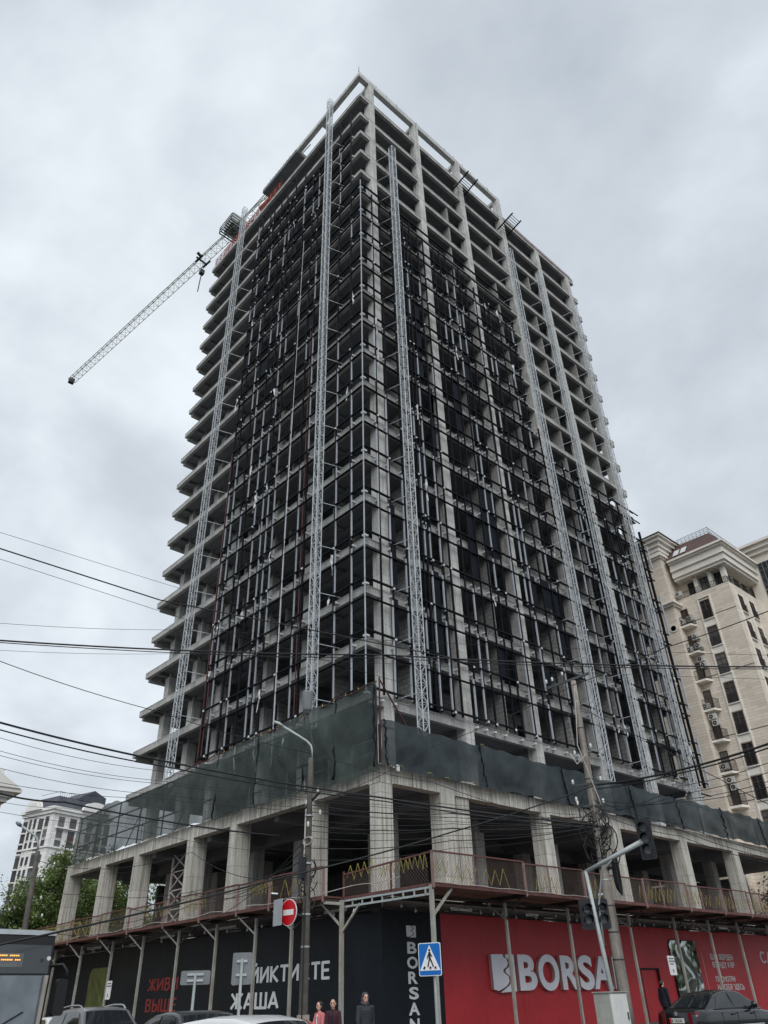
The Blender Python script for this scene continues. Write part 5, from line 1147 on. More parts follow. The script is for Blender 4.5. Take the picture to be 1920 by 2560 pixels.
# traffic signal with arm, control cabinet
sgx, sgy = 12.0, -.12; sg0 = gz(sgx, sgy)
ts = thing('traffic_signal', 'grey traffic signal pole with long arm and black signal heads before the utility pole', 'traffic light', (sgx, sgy, sg0))
tp = onX(1464, 2178, 12.0); bs = onX(1530, 2480, 12.0); dr = (tp - bs) / (tp[2] - bs[2]); bs0 = bs + dr * (sg0 - bs[2])
MB().tube([bs0, bs0 + dr * 2.6, tp], [.085, .075, .06], 12).build('pole', 'galv_pole', ts, smooth=True)
ae = onZ(1607, 2103, 5.95); MB().tube([tp + np.array((-.04, .02, -.02)), ae], [.065, .095], 12).build('arm', 'galv_pole', ts, smooth=True)
ad_ = (ae - tp); bz = [tp * (1 - t) + ae * t for t in (.5, .42, .34)]
MB().tube([bz[0], bz[1] + np.array((0, 0, -.12)), bz[2] * .5 + (tp + dr * -.9) * .5 + np.array((.12, .12, .25)), tp + dr * -1.1 + np.array((.14, .14, 0)), tp + dr * -2.3 + np.array((.06, .06, 0))], .03, 8).build('stay', 'galv_pole', ts, smooth=True)
def signal(c, facing, lenses, label, s=.34, parent=ts):
    f = np.array((*facing, 0), float); f /= np.linalg.norm(f); u = np.cross((0, 0, 1.0), f); H = lenses * s
    m_ = MB(); m_.prism(rr_rect(s * .55, H / 2 + .04, .05), np.array(c) - f * .24, u, UZv, .24); hd = m_.build('signal_head', 'signal_black', parent)
    m_ = MB(); m_.prism(rr_rect(s * .72, H / 2 + .13, .06), np.array(c) - f * .03, u, UZv, .012); m_.build('backboard', 'signal_black', hd)
    for k in range(lenses):
        q_ = np.array(c) + UZv * (H / 2 - s * (k + .5)); v_ = MB(); n__ = 14; r_ = s * .42; a_ = []; b_ = []
        for j in range(n__ + 1):
            t = rad(-30 + 240 * j / n__); p_ = q_ + u * r_ * math.cos(t) + UZv * r_ * math.sin(t); a_.append(p_); b_.append(p_ + f * (.30 if 20 < math.degrees(t) < 160 else .16))
        v_.add(a_ + b_, [(j, j + 1, j + 2 + n__, j + 1 + n__) for j in range(n__)]); v_.build('visor', 'signal_black', hd)
        v_ = MB(); disc(v_, q_ + f * .004, u, UZv, r_ * .93, .02, 18); v_.build('lens', 'lens_grey', hd)
sh = ae + np.array((.10, .05, .08)); signal(sh, (.35, -.94), 3, '', .36)
hb_ = MB(); hb_.bar(sh + np.array((-.05, .3, -.6)), sh + np.array((.02, .34, .62)), .30, .05); hb_.build('backboard', 'signal_black', ts)
ps = tp + dr * (3.95 - tp[2])
for k_, off_ in enumerate((-.27, .27)): signal(ps + np.array((off_ * .66, off_ * .75, -.05)), (.72, -.69) if k_ else (.8, -.6), 2, '', .34)
MB().bar(ps + np.array((-.25, -.28, .1)), ps + np.array((.25, .28, .1)), .06).build('bracket', 'dark_tube', ts)
ck1 = onX(1503, 2482, 12.35); cb_ = thing('control_cabinet', 'pale grey street control cabinet at the foot of the signal pole', 'cabinet', (12.3, .2, gz(12, 0)))
cz_ = ck1[2]; MB().box(12.02, ck1[1] + .02, gz(12, 0), 12.62, ck1[1] + 1.0, cz_).build('body', 'cabinet', cb_); MB().box(12.0, ck1[1] - .02, cz_, 12.66, ck1[1] + 1.04, cz_ + .03).build('lid', 'cabinet', cb_)
dd_ = MB().box(12.623, ck1[1] + .04, gz(12, 0) + .1, 12.64, ck1[1] + .98, cz_ - .04).build('door', 'white_paintwork', cb_); MB().box(12.64, ck1[1] + .85, .85, 12.665, ck1[1] + .9, 1.05).build('handle', 'dark_tube', dd_)

# street lamp at the far left
LP = atD(78, 2310, 46.0); l2 = thing('lamp_pole', 'slim lamp pole with one angled arm before the white block', 'lamp post', (LP[0], LP[1], 0))
lt = atD(95, 2128, 46.0); MB().tube([(LP[0], LP[1], 0), (LP * .5 + lt * .5) if False else np.array((LP[0] + (lt[0] - LP[0]) * .55, LP[1] + (lt[1] - LP[1]) * .55, lt[2] * .55)), lt], [.17, .15, .12], 12).build('pole', 'pole_dark', l2, smooth=True)
MB().tube([atD(*W(a, b), 46.0) for a, b in ((490, 1170), (495, 1080), (478, 1010), (420, 955), (270, 850))], .06, 8).build('lamp_arm', 'galv_pole', l2, smooth=True)
MB().tube([atD(*W(a, b), 46.0) for a, b in ((275, 853), (240, 828), (208, 804))], [.08, .10, .05], 8).build('lamp_head', 'sign_back', l2, smooth=True)
for k in range(5): MB().lathe([(.02, -.09), (.055, 0), (.02, .09)], (LP[0] + .3, LP[1] + rr.uniform(-.1, .5), lt[2] - .6 - .8 * k), 8).build('insulator', 'porcelain', l2)

# ---------------------------------------------------------------- overhead cables
def wire(name, pts, r, label, group, sag=.3, cat='cable', n=18):
    """pts: (px, py, distance) along the cable; drawn as one smooth hanging curve"""
    P = [atD(*p) if len(p) == 3 else None for p in pts]; out = []
    for a, b in zip(P[:-1], P[1:]):
        for k in range(n): t = k / n; q_ = a * (1 - t) + b * t; q_ = q_ - UZv * (sag * 4 * t * (1 - t)); out.append(q_)
    out.append(P[-1]); m_ = MB().tube(out, r * .72, 5); c = tuple(out[len(out) // 2]); o = m_.build(name, 'cable', None, smooth=True, loc=c); tag(o, label, cat, group); return o
ORD = ['first', 'second', 'third', 'fourth', 'fifth', 'sixth', 'seventh', 'eighth']
G1, G2, G3 = 'cables crossing before the tower', 'thin cables in the lower left sky', 'cables strung to the utility pole'
wire('overhead_cable', [(-60, 1352, 24), (400, 1500, 26), (1180, 1655, 28)], .034, 'thick black cable sloping down across the left tower face', G1, .0)
wire('overhead_cable', [(-60, 1597, 22), (960, 1637, 24), (1990, 1667, 26)], .036, 'thick black cable crossing the whole tower nearly level', G1, .12)
wire('overhead_cable', [(-60, 1602, 22), (960, 1645, 24), (1990, 1672, 26)], .020, 'thinner black cable running just below the thick level one', G1, .12)
wire('overhead_cable', [(-60, 1312, 24), (420, 1462, 27), (900, 1600, 30)], .011, 'thin grey cable sloping in the sky above the thick left one', G1, .0)
wire('overhead_cable', [(-60, 1378, 24), (500, 1560, 26), (1050, 1720, 28)], .012, 'thin cable just below the thick sloping one', G1, .0)
wire('overhead_cable', [(-60, 1553, 24), (480, 1574, 26), (1990, 1640, 30)], .010, 'thin level cable above the thick crossing pair', G1, .1)
wire('overhead_cable', [(-60, 1622, 24), (500, 1632, 26), (1990, 1700, 30)], .009, 'thin level cable below the thick crossing pair', G1, .1)
wire('overhead_cable', [(-60, 1630, 24), (400, 1780, 26), (785, 1885, 27)], .018, 'black cable from the left sky down to the lamp pole top', G1, .1)
wire('overhead_cable', [(785, 1885, 27), (1080, 1955, 27), (1480, 2075, 28)], .016, 'black cable from the lamp pole top to the utility pole', G1, .1)
wire('overhead_cable', [(-60, 1790, 23), (420, 1905, 25), (960, 1995, 27), (1480, 2062, 28)], .045, 'thick cable bundle from the left sky past the lamp pole', G1, .06)
wire('overhead_cable', [(-60, 1808, 23), (420, 1918, 25), (960, 2003, 27), (1480, 2070, 28)], .03, 'second thick cable just under the bundle past the lamp pole', G1, .08)
for k, (y0, y1, y2) in enumerate(((1826, 1925, 2040), (1860, 1950, 2050), (1872, 1957, 2055), (1904, 1985, 2058), (1944, 1995, 2068))):
    wire('overhead_cable', [(-60, y0, 26), (380, y1, 30), (1490, y2, 30)], .012, '%s from the top of the thin cables slanting across the lower left sky' % ORD[k], G2, .15)
wire('overhead_cable', [(-60, 1965, 22), (160, 2005, 24), (700, 2090, 27)], .034, 'thick sagging cable in front of the white block roof', G2, .10)
for y0, x1, y1 in ((1990, 160, 2020), (2018, 300, 2065)): wire('overhead_cable', [(-60, y0, 28), (x1, y1, 32), (700, y1 + 70, 34)], .010, '%s thin cable passing before the white block' % ('upper' if y0 < 2000 else 'lower'), G2, .1)
for k, (x0, y0) in enumerate(((-40, 2385), (120, 2330), (240, 2300), (300, 2255), (90, 2150))):
    wire('overhead_cable', [(x0, y0, 40), (480, y0 - (70 if k < 3 else 20), 34), (770, 2090 + 24 * k, 27)], .016, '%s of the cables fanning from the lamp pole down to the left, lowest first' % ORD[k], G2, .5)
wire('overhead_cable', [(-30, 2240, 40), (80, 2190, 44), (95, 2160, 46)], .016, 'short cable from the left edge to the slim lamp pole', None, .3)
wire('overhead_cable', [(100, 2200, 46), (200, 2235, 44), (500, 2225, 40), (760, 2150, 27)], .018, 'sagging cable between the two lamp poles', None, .25)
wire('overhead_cable', [(1492, 1962, 29.5), (1700, 1925, 26), (1990, 1835, 22)], .048, 'thick cable bundle from the utility pole to the right edge', G3, .05)
wire('overhead_cable', [(1492, 1972, 29.5), (1700, 1933, 26), (1990, 1845, 22)], .03, 'second thick cable from the utility pole to the right edge', G3, .06)
wire('overhead_cable', [(1482, 1965, 29.5), (1130, 2080, 26), (700, 2195, 24), (-40, 2370, 20)], .034, 'thick black cable from the utility pole down to the lower left', G3, .05)
wire('overhead_cable', [(1434, 1712, 29), (1660, 1620, 25), (1990, 1500, 21)], .022, 'black cable rising from the pole top to the right edge', G3, .05)
wire('overhead_cable', [(1434, 1712, 29), (1080, 1868, 27), (790, 2010, 26)], .016, 'black cable from the pole top down left past the net', G3, .1)
wire('overhead_cable', [(1455, 1770, 29), (1640, 1860, 28), (1800, 1948, 26), (1990, 2040, 24)], .018, 'black cable from the pole down to the right edge', G3, .05)
for k, (a, b, c) in enumerate(((2035, 1965, 1880), (2035, 1985, 1905), (2030, 2000, 1930), (2025, 2005, 1948))):
    wire('overhead_cable', [(1505, a - 8 * k, 29.5), (1700, b, 26), (1990, c, 22)], .013, '%s from the top of the thin cables fanning from the tangle to the upper right' % ORD[k], G3, .1)
for k, (a, b, c) in enumerate(((2020, 2075, 2140), (2035, 2090, 2152), (2005, 2060, 2128))):
    wire('overhead_cable', [(1500, a, 29.5), (1700, b, 28), (1990, c + 20, 26)], .015, '%s cable slanting from the tangle along the podium to the right' % ('middle', 'lower', 'upper')[k], G3, .1)
for k, (a, b) in enumerate(((2012, 2040), (2030, 2040), (2050, 2052), (2064, 2060), (2078, 2050), (2095, 2066), (2120, 2066), (2150, 2075))):
    wire('overhead_cable', [(778, a, 27), (1130, (a + b) / 2 + 8, 27.5), (1485, b, 29.3)], .012 if k % 3 else .02, '%s from the top of the cables between lamp pole and utility pole' % ORD[k], G3, .12)

# ---------------------------------------------------------------- vehicles
def paint(name, col, rough=.28, metal=.3): return mat(name, col, rough=rough, metal=metal, var=.06, scale=1.2, space='O', spec=.5, coat=.6)
paint('car_black', (0.007, 0.0075, 0.009), .25, .1); paint('car_grey', (0.17, 0.175, 0.18)); paint('car_graphite', (0.05, 0.053, 0.058)); paint('car_white', (0.62, 0.63, 0.64), .3, 0); paint('bus_grey', (0.040, 0.047, 0.054), .35, .1)
glassmat('car_glass', (0.014, 0.017, 0.02), .04, .9)
mat('tyre', (0.012, 0.012, 0.012), .9, var=.1, space='O'); mat('rim', (0.42, 0.43, 0.44), .35, metal=.7, var=.08, space='O'); mat('tail_red', (0.13, 0.008, 0.010), .15, var=.1, space='O', coat=.5); mat('chrome', (0.55, 0.56, 0.58), .15, metal=1.0, var=.03, space='O'); mat('trim_black', (0.010, 0.010, 0.011), .6, var=.1, space='O'); mat('plate_white', (0.62, 0.62, 0.58), .5, var=.05, space='O'); mat('lamp_clear', (0.45, 0.47, 0.50), .1, var=.05, space='O')
def spl(tab, x):
    xs_ = [p[0] for p in tab]; return float(np.interp(x, xs_, [p[1] for p in tab]))
def car(label, loc, head, L, Wd, H, body_m, top, roofl, belt=.93, group=None, name='parked_car', cat='car', rails=False, plate=None, emblem=False, rims='rim'):
    """local axes: x forward, y left. top: height of bonnet/boot along x; roofl: roof line points (x, z) from rear to front"""
    t = thing(name, label, cat, loc, group, rot=head); hw = Wd / 2; zb = .20
    xs_ = np.linspace(-L / 2, L / 2, 41); rings = []
    def ss(a, b, x): x = min(1, max(0, (x - a) / (b - a))); return x * x * (3 - 2 * x)
    for x in xs_:
        e = (1 - .16 * (1 - ss(0, .55, x + L / 2)) ** 2 - .20 * (1 - ss(0, .7, L / 2 - x)) ** 2); w = hw * e
        zt = spl(top, x); zl = zb + .10 * (1 - ss(0, .4, x + L / 2)) + .10 * (1 - ss(0, .4, L / 2 - x)); sh_ = zt - .035
        half = [(0, zl), (w * .80, zl), (w * .955, zl + .10), (w * .99, zl + .26), (w, zl + .38), (w * .992, sh_ - .14), (w * .965, sh_ - .04), (w * .90, sh_ + .015), (w * .70, zt + .012), (0, zt + .03)]
        rings.append([(x, y, z) for y, z in half] + [(x, -y, z) for y, z in half[-2:0:-1]])
    m_ = MB(); n_ = len(rings[0]); m_.add([p for r in rings for p in r], [(i * n_ + k, i * n_ + (k + 1) % n_, (i + 1) * n_ + (k + 1) % n_, (i + 1) * n_ + k) for i in range(len(rings) - 1) for k in range(n_)] + [tuple(range(n_))[::-1], tuple((len(rings) - 1) * n_ + k for k in range(n_))])
    bd = m_.build('body', body_m, t, smooth=True)
    # cabin
    rx = [p[0] for p in roofl]; x0, x1 = rx[0], rx[-1]; wb, wr = hw * .915, hw * .70; gx = np.linspace(x0, x1, 45); z0_ = belt - .02
    def hwz(z): return wb + (wr - wb) * ss(0, 1, .15 + .85 * max(0, z - z0_) / (H - z0_)) if z > z0_ else wb
    cr_ = []
    for x in gx:
        z = max(spl(roofl, x), z0_ + .004); k_ = [0, .35, .7, .88, .965]; half = [(hwz(z0_ + (z - z0_) * f), z0_ + (z - z0_) * f) for f in k_] + [(hwz(z) * .93, z - .004), (hwz(z) * .6, z + .016), (0, z + .024)]
        cr_.append([(x, y, zz) for y, zz in half] + [(x, -y, zz) for y, zz in half[-2::-1]])
    m_ = MB(); n_ = len(cr_[0]); m_.add([p for r in cr_ for p in r], [(i * n_ + k, i * n_ + k + 1, (i + 1) * n_ + k + 1, (i + 1) * n_ + k) for i in range(len(cr_) - 1) for k in range(n_ - 1)])
    rf_ = m_.build('roof', body_m, t, smooth=True)
    # glass set just proud of the cabin skin
    xr0, zr0 = roofl[1]; xf1, zf1 = roofl[-2]
    def skin(x, f, s, off=.008):
        z = max(spl(roofl, x), z0_ + .004); zz = z0_ + (z - z0_) * f; return (x, s * (hwz(zz) + off), zz)
    def sideglass(xa, xb, s, fa, fb):
        g_ = MB(); nn_ = 9; a_ = [skin(x, .10, s) for x in np.linspace(xa, xb, nn_)]; b_ = [skin(x, .88, s) for x in np.linspace(fa, fb, nn_)]; c_ = [tuple((np.array(p) + np.array(q)) / 2 + np.array((0, s * .006, 0))) for p, q in zip(a_, b_)]
        g_.add(a_ + c_ + b_, [(j * nn_ + i, j * nn_ + i + 1, (j + 1) * nn_ + i + 1, (j + 1) * nn_ + i) for j in range(2) for i in range(nn_ - 1)]); return g_
    xm = (xr0 + xf1) / 2 + .02; rs, fs = (xr0 - x0), (x1 - xf1)
    for s in (1, -1):
        sideglass(x0 + rs * .62, xm - .05, s, xr0 + .02 + rs * .1, xm - .10).build('side_window', 'car_glass', rf_, smooth=True); sideglass(xm + .05, x1 - fs * .52, s, xm, xf1 - .10).build('side_window', 'car_glass', rf_, smooth=True)
        ln = MB(); ln.tube([skin(x, .06, s, .012) for x in np.linspace(x0 + rs * .5, x1 - fs * .4, 12)], .012, 4); ln.build('window_trim', 'chrome' if rails else 'trim_black', rf_)
        if rails: rl_ = MB(); rl_.tube([(x, s * wr * .92, spl(roofl, x) + (.06 if 0 < k < 11 else .0)) for k, x in enumerate(np.linspace(xr0 + .05, xf1 - .1, 12))], .022, 5); rl_.build('roof_rail', 'galv', rf_)
        mi_ = MB(); mx_ = x1 - fs * .75; mi_.lathe([(.03, -.10), (.085, -.07), (.10, 0), (.085, .07), (.03, .10)], (mx_, s * (hw + .09), belt + .09), 10, 'Y'); mr_ = mi_.build('wing_mirror', body_m, t, smooth=True); MB().bar((mx_, s * (hw - .08), belt + .02), (mx_, s * (hw + .05), belt + .06), .06).build('mirror_arm', 'trim_black', mr_)
        for xw in (-L * .295, L * .305):
            ar_ = MB(); ar_.lathe([(.375, -.01), (.375, .012), (.34, .018), (.34, -.01)], (xw, s * (hw - .015), .33), 28, 'Y'); ar_.build('wheel_arch', 'trim_black', bd)
            w_ = MB(); yy = s * (hw - .09); w_.lathe([(.20, -.10), (.30, -.105), (.325, -.08), (.325, .08), (.30, .105), (.20, .10)], (xw, yy, .325), 28, 'Y'); wl = w_.build('wheel', 'tyre', t, smooth=True)
            r_ = MB(); r_.lathe([(.205, -.02), (.205, .02), (.19, .015), (.19, -.015)], (xw, yy + s * .10, .325), 24, 'Y')
            for k in range(7): a_ = 2 * math.pi * k / 7; r_.bar((xw, yy + s * .095, .325), (xw + .19 * math.cos(a_), yy + s * .105, .325 + .19 * math.sin(a_)), .06, .03, up=(0, 1, 0))
            r_.lathe([(.05, -.02), (.05, .02)], (xw, yy + s * .108, .325), 12, 'Y'); r_.build('rim', rims, wl)
        for xh in (xm - .35, xm + .75): MB().box(xh, s * (hw + .004), belt - .17, xh + .2, s * (hw + .03), belt - .13).build('door_handle', body_m, bd)
        for xd in (xm, x1 - fs * .7, x0 + rs * .9): MB().box(xd, s * (hw - .03), .32, xd + .008, s * (hw + .003), belt - .1).build('door_gap', 'trim_black', bd)
        ml_ = MB(); ml_.tube([(x, s * (hw + .006), .50) for x in np.linspace(-L * .22, L * .23, 6)], .022, 5); ml_.build('side_moulding', 'galv' if plate else 'trim_black', bd)
        tl = MB(); tl.add([(-L / 2 - .012, s * hw * .50, belt - .36), (-L / 2 - .012, s * hw * .50, belt - .07), (-L / 2 + .012, s * hw * .80, belt - .06), (-L / 2 + .012, s * hw * .82, belt - .36), (-L / 2 + .34, s * hw * .955, belt - .10), (-L / 2 + .30, s * hw * .965, belt - .36), (-L / 2 + .05, s * hw * .45, belt - .36), (-L / 2 + .05, s * hw * .45, belt - .07)], [(0, 1, 2, 3), (3, 2, 4, 5), (6, 7, 1, 0)]); tl.build('tail_light', 'tail_red', bd)
        hl = MB(); hl.prism([(0, 0), (.42, .03), (.36, .17), (.03, .15)], (L / 2 - .03, s * hw * .42, .58), (-.35, s * .95, 0), (-.2, 0, 1), .05 * s); hl.build('head_light', 'lamp_clear', bd)
    def frontglass(xa, za, xb, zb_, wa, wb_):
        g_ = MB(); N_ = 9; vs_ = []
        d_ = np.array((-(zb_ - za), 0, xb - xa)); d_ = d_ / np.linalg.norm(d_); d_ = d_ if d_[2] > 0 else -d_
        for v in np.linspace(0, 1, 6):
            for u in np.linspace(-1, 1, N_): x = xa + (xb - xa) * v; z = max(spl(roofl, x), za); w = wa + (wb_ - wa) * v; vs_.append(tuple(np.array((x, u * w, z + .024 - .022 * abs(u) ** 2.5)) + d_ * .009))
        g_.add(vs_, [(j * N_ + i, j * N_ + i + 1, (j + 1) * N_ + i + 1, (j + 1) * N_ + i) for j in range(5) for i in range(N_ - 1)]); return g_
    frontglass(x1 - fs * .12, belt, xf1 + fs * .06, zf1, wb * .86, wr * .86).build('windscreen', 'car_glass', rf_, smooth=True); frontglass(x0 + rs * .10, belt, xr0 - rs * .04, zr0, wb * .84, wr * .86).build('rear_window', 'car_glass', rf_, smooth=True)
    MB().box(-L / 2 - .03, -hw * .85, .36, -L / 2 + .12, hw * .85, .56).build('bumper', body_m, bd); MB().box(L / 2 - .12, -hw * .8, .30, L / 2 + .03, hw * .8, .52).build('bumper', body_m, bd)
    if plate:
        p_ = MB().box(-L / 2 - .022, -.27, belt - .34, -L / 2 - .006, .27, belt - .21); pb = p_.build('number_plate', 'plate_white', t)
        MB().box(-L / 2 - .026, .205, belt - .335, -L / 2 - .0225, .265, belt - .215).build('plate_flag', 'sign_red', pb)
        u = .19
        for c_ in plate:
            if c_ == ' ': u -= .04; continue
            place_letter(c_, (-L / 2 - .0225, u, belt - .318), (0, -1, 0), UZ, .045, .085, .003, ('sign_black', 'sign_black'), pb, offset=.02); u -= .062
    if emblem: e_ = MB(); e_.lathe([(.055, -.012), (.055, .0), (.043, .0), (.043, -.012)], (-L / 2 - .005, 0, belt - .09), 18, 'X'); e_.bar((-L / 2 - .01, .03, belt - .06), (-L / 2 - .01, 0, belt - .125), .012); e_.bar((-L / 2 - .01, -.03, belt - .06), (-L / 2 - .01, 0, belt - .125), .012); e_.build('emblem', 'chrome', bd)
    return t
sedan_top = [(-2.35, .86), (-2.25, .93), (-1.6, .97), (1.0, .95), (1.7, .86), (2.15, .74), (2.35, .62)]
sedan_roof = [(-1.88, .94), (-1.05, 1.33), (-.75, 1.405), (-.3, 1.45), (.15, 1.445), (.42, 1.40), (1.25, .94)]
def sr(tab): return [tab[0], tab[1]] + tab[2:]
bc = np.array((28.77 - .4996 * 30, -25 + .8665 * 30)); hd = rad(83.4); cd = np.array((math.cos(hd), math.sin(hd)))
bpos = bc + cd * 2.35
car('black saloon car seen from behind by the red hoarding', (bpos[0], bpos[1], gz(0, bpos[1]) - .02), hd, 4.7, 1.74, 1.46, 'car_black', sedan_top, sedan_roof, belt=.95, plate='B 7624U', emblem=True)
gp = atD(470, 2526, 19.5); car('dark grey saloon car in front of the black hoarding', (gp[0] - .1, gp[1] + .3, -.13), rad(-4), 4.75, 1.82, 1.58, 'car_graphite', [(x, z + .08) for x, z in sedan_top], [(x, z + .12 if 0 < i < 6 else z + .08) for i, (x, z) in enumerate(sedan_roof)], belt=1.03, name='saloon_car', group='cars queueing in the left street')
suv_top = [(-2.2, .95), (-2.1, 1.0), (-1.6, 1.03), (1.0, 1.04), (1.8, .97), (2.15, .82), (2.25, .6)]
suv_roof = [(-2.05, 1.06), (-1.60, 1.55), (-1.1, 1.62), (-.5, 1.66), (.1, 1.655), (.48, 1.60), (1.25, 1.05)]
vp = atD(232, 2509, 25.5); car('dark grey off-roader with roof rails beside the bus', (vp[0] - .3, vp[1] + .35, -.13), rad(-3), 4.5, 1.86, 1.78, 'car_grey', suv_top, [(x, z + .05 if 0 < i < 6 else z) for i, (x, z) in enumerate(suv_roof)], belt=1.06, name='off_road_car', rails=True, group='cars queueing in the left street')
wp = onZ(640, 2537, 1.40); car('white car of which mainly the roof shows in front', (wp[0] + .1, wp[1] - .1, -.13), rad(18), 4.6, 1.80, 1.52, 'car_white', sedan_top, [(x, z + .06 if 0 < i < 6 else z) for i, (x, z) in enumerate(sedan_roof)], belt=.95, name='white_car')
lpw = atD(143, 2528, 34); car('pale car half hidden between bus and off-roader', (lpw[0] - .8, lpw[1] + .5, -.13), rad(-3), 4.5, 1.76, 1.50, 'car_white', sedan_top, [(x, z + .03 if 0 < i < 6 else z) for i, (x, z) in enumerate(sedan_roof)], belt=.95, name='pale_car', group='cars queueing in the left street')

# bus front at the left edge
mat('led', (1, .5, .1), .5, var=0.0)
_b = MATS['led'].node_tree.nodes['Principled BSDF']; _b.inputs['Emission Color'].default_value = (1.0, .36, .07, 1); _b.inputs['Emission Strength'].default_value = 1.0
mat('bus_glass', (0.15, 0.165, 0.18), .05, metal=.6, var=.35, scale=.9, space='O')
bx0, by1 = 8.25, -17.15
bus = thing('city_bus', 'dark grey city bus with lit orange route display at the left edge', 'bus', (bx0 - 5, by1 - 1.25, -.13)); Z0 = -.13; w_ = 2.5; by0 = by1 - w_
outl = [(0, 0), (w_, 0), (w_, 2.62), (w_ - .06, 2.84), (w_ - .22, 2.96), (w_ / 2, 3.02), (.22, 2.96), (.06, 2.84), (0, 2.62)]
m_ = MB(); m_.prism([(u, v) for u, v in outl], (bx0 - 11.5, by0, Z0 + .3), (0, 1, 0), (0, 0, 1), 11.05); m_.build('body', 'bus_grey', bus)
fr = MB(); n_ = 13
def busx(u, v): return bx0 - .10 * (2 * u / w_ - 1) ** 2 - (.0 if v < 1 else .07 * (v - 1)) - (.12 * max(0, v - 2.55) ** 1.2)
grid = [[(busx(u, v), by0 + u, Z0 + .3 + v) for u in np.linspace(0, w_, n_)] for v in (0, .5, .95)]
def patch(rows, name, m, par, smooth=True, shift=0.0):
    q_ = MB(); k = len(rows[0]); q_.add([(p[0] + shift, p[1], p[2]) for r in rows for p in r], [(j * k + i, j * k + i + 1, (j + 1) * k + i + 1, (j + 1) * k + i) for j in range(len(rows) - 1) for i in range(k - 1)]); return q_.build(name, m, par, smooth=smooth)
def rows(u0, u1, vv): return [[(busx(u, v), by0 + u, Z0 + .3 + v) for u in np.linspace(u0, u1, n_)] for v in vv]
patch(rows(0, w_, (0, .3, .6, .92)), 'front_panel', 'bus_grey', bus); patch(rows(0, w_, (.92, 1.4, 1.9, 2.4, 2.62, 2.75, 2.86, 2.94, 2.98)), 'front_skin', 'trim_black', bus)
ws = patch(rows(.10, w_ - .10, (.96, 1.3, 1.7, 2.06)), 'windscreen', 'bus_glass', bus, shift=.012)
dsp = patch(rows(.06, w_ - .06, (2.10, 2.3, 2.5, 2.68)), 'display_cover', 'bus_grey', bus, shift=.008)
patch(rows(.35, w_ - .72, (2.22, 2.35, 2.50)), 'display_panel', 'lens_grey', dsp, shift=.016)
led = MB()
for r_ in range(3):
    for u in np.arange(.42, w_ - .82, .045):
        if rr.random() < (.85 if r_ < 2 else .2): q_ = (busx(u, 2.3), by0 + u, Z0 + .3 + 2.44 - r_ * .085); led.box(q_[0] + .02, q_[1], q_[2], q_[0] + .026, q_[1] + .03, q_[2] + .026)
led.build('route_lettering', 'led', dsp, kind='stuff')
patch(rows(0, w_, (2.885, 2.93, 2.975, 2.99)), 'roof_edge', 'galv', bus, shift=.02)
MB().bar((bx0 - .02, by1 - .13, Z0 + .5), (bx0 - .10, by1 - .10, Z0 + 2.36), .07, .10).build('corner_pillar', 'post_grey', bus)
ma = MB().tube([(bx0 - .15, by1 - .02, Z0 + 2.55), (bx0 + .02, by1 + .20, Z0 + 2.58), (bx0 + .08, by1 + .30, Z0 + 2.45), (bx0 + .08, by1 + .31, Z0 + 2.25)], .035, 8).build('mirror_arm', 'trim_black', bus, smooth=True)
mb = MB(); mb.prism(rr_rect(.13, .36, .07), (bx0 - .0, by1 + .22, Z0 + 1.92), (0, 1, 0), (0, 0, 1), .16); mb.build('wing_mirror', 'trim_black', ma)
for a, b in (((.5, 1.0), (1.35, 1.75)), ((1.25, 1.0), (1.0, 1.55)), ((1.3, .98), (2.0, 1.35))): MB().bar((busx(*a) + .03, by0 + a[0], Z0 + .3 + a[1]), (busx(*b) + .03, by0 + b[0], Z0 + .3 + b[1]), .03).build('wiper', 'trim_black', ws)
MB().tube([(bx0 - .02, by1 - .16, Z0 + 2.70), (bx0 + .01, by1 - .16, Z0 + 2.70)], .045, 10).build('marker_lamp', 'porcelain', bus)
for yy in (by0 + .15, by1 - .15):
    for xx in (bx0 - 2.6, bx0 - 9): wq = MB(); wq.lathe([(.25, -.14), (.47, -.13), (.49, 0), (.47, .13), (.25, .14)], (xx, yy, Z0 + .49), 24, 'Y'); wq.build('wheel', 'tyre', bus, smooth=True)
for k in range(5): MB().box(bx0 - 11 + k * 2.1, by1 - .004, Z0 + 1.35, bx0 - 9.1 + k * 2.1, by1 + .008, Z0 + 2.5).build('side_window', 'car_glass', bus)

# ---------------------------------------------------------------- people
mat('skin', (0.52, 0.31, 0.23), .55, var=.08, scale=6, space='O'); mat('hair_black', (0.008, 0.007, 0.007), .5, var=.2, scale=20, space='O'); mat('hair_brown', (0.022, 0.013, 0.010), .5, var=.2, scale=20, space='O')
mat('pink_cloth', (0.52, 0.165, 0.175), .9, var=.15, scale=8, space='O'); mat('white_cloth', (0.60, 0.60, 0.62), .9, var=.1, scale=8, space='O'); mat('maroon_cloth', (0.035, 0.009, 0.016), .8, var=.25, scale=6, space='O'); mat('navy_cloth', (0.010, 0.012, 0.020), .85, var=.2, scale=6, space='O'); mat('grey_cloth', (0.026, 0.030, 0.036), .85, var=.25, scale=6, space='O'); mat('hat_cloth', (0.055, 0.055, 0.062), .9, var=.2, scale=12, space='O'); mat('denim', (0.03, 0.04, 0.07), .9, var=.15, scale=6, space='O'); mat('eye_dark', (0.01, 0.008, 0.008), .3, var=0, space='O'); mat('lip', (0.30, 0.10, 0.09), .5, var=.05, space='O')
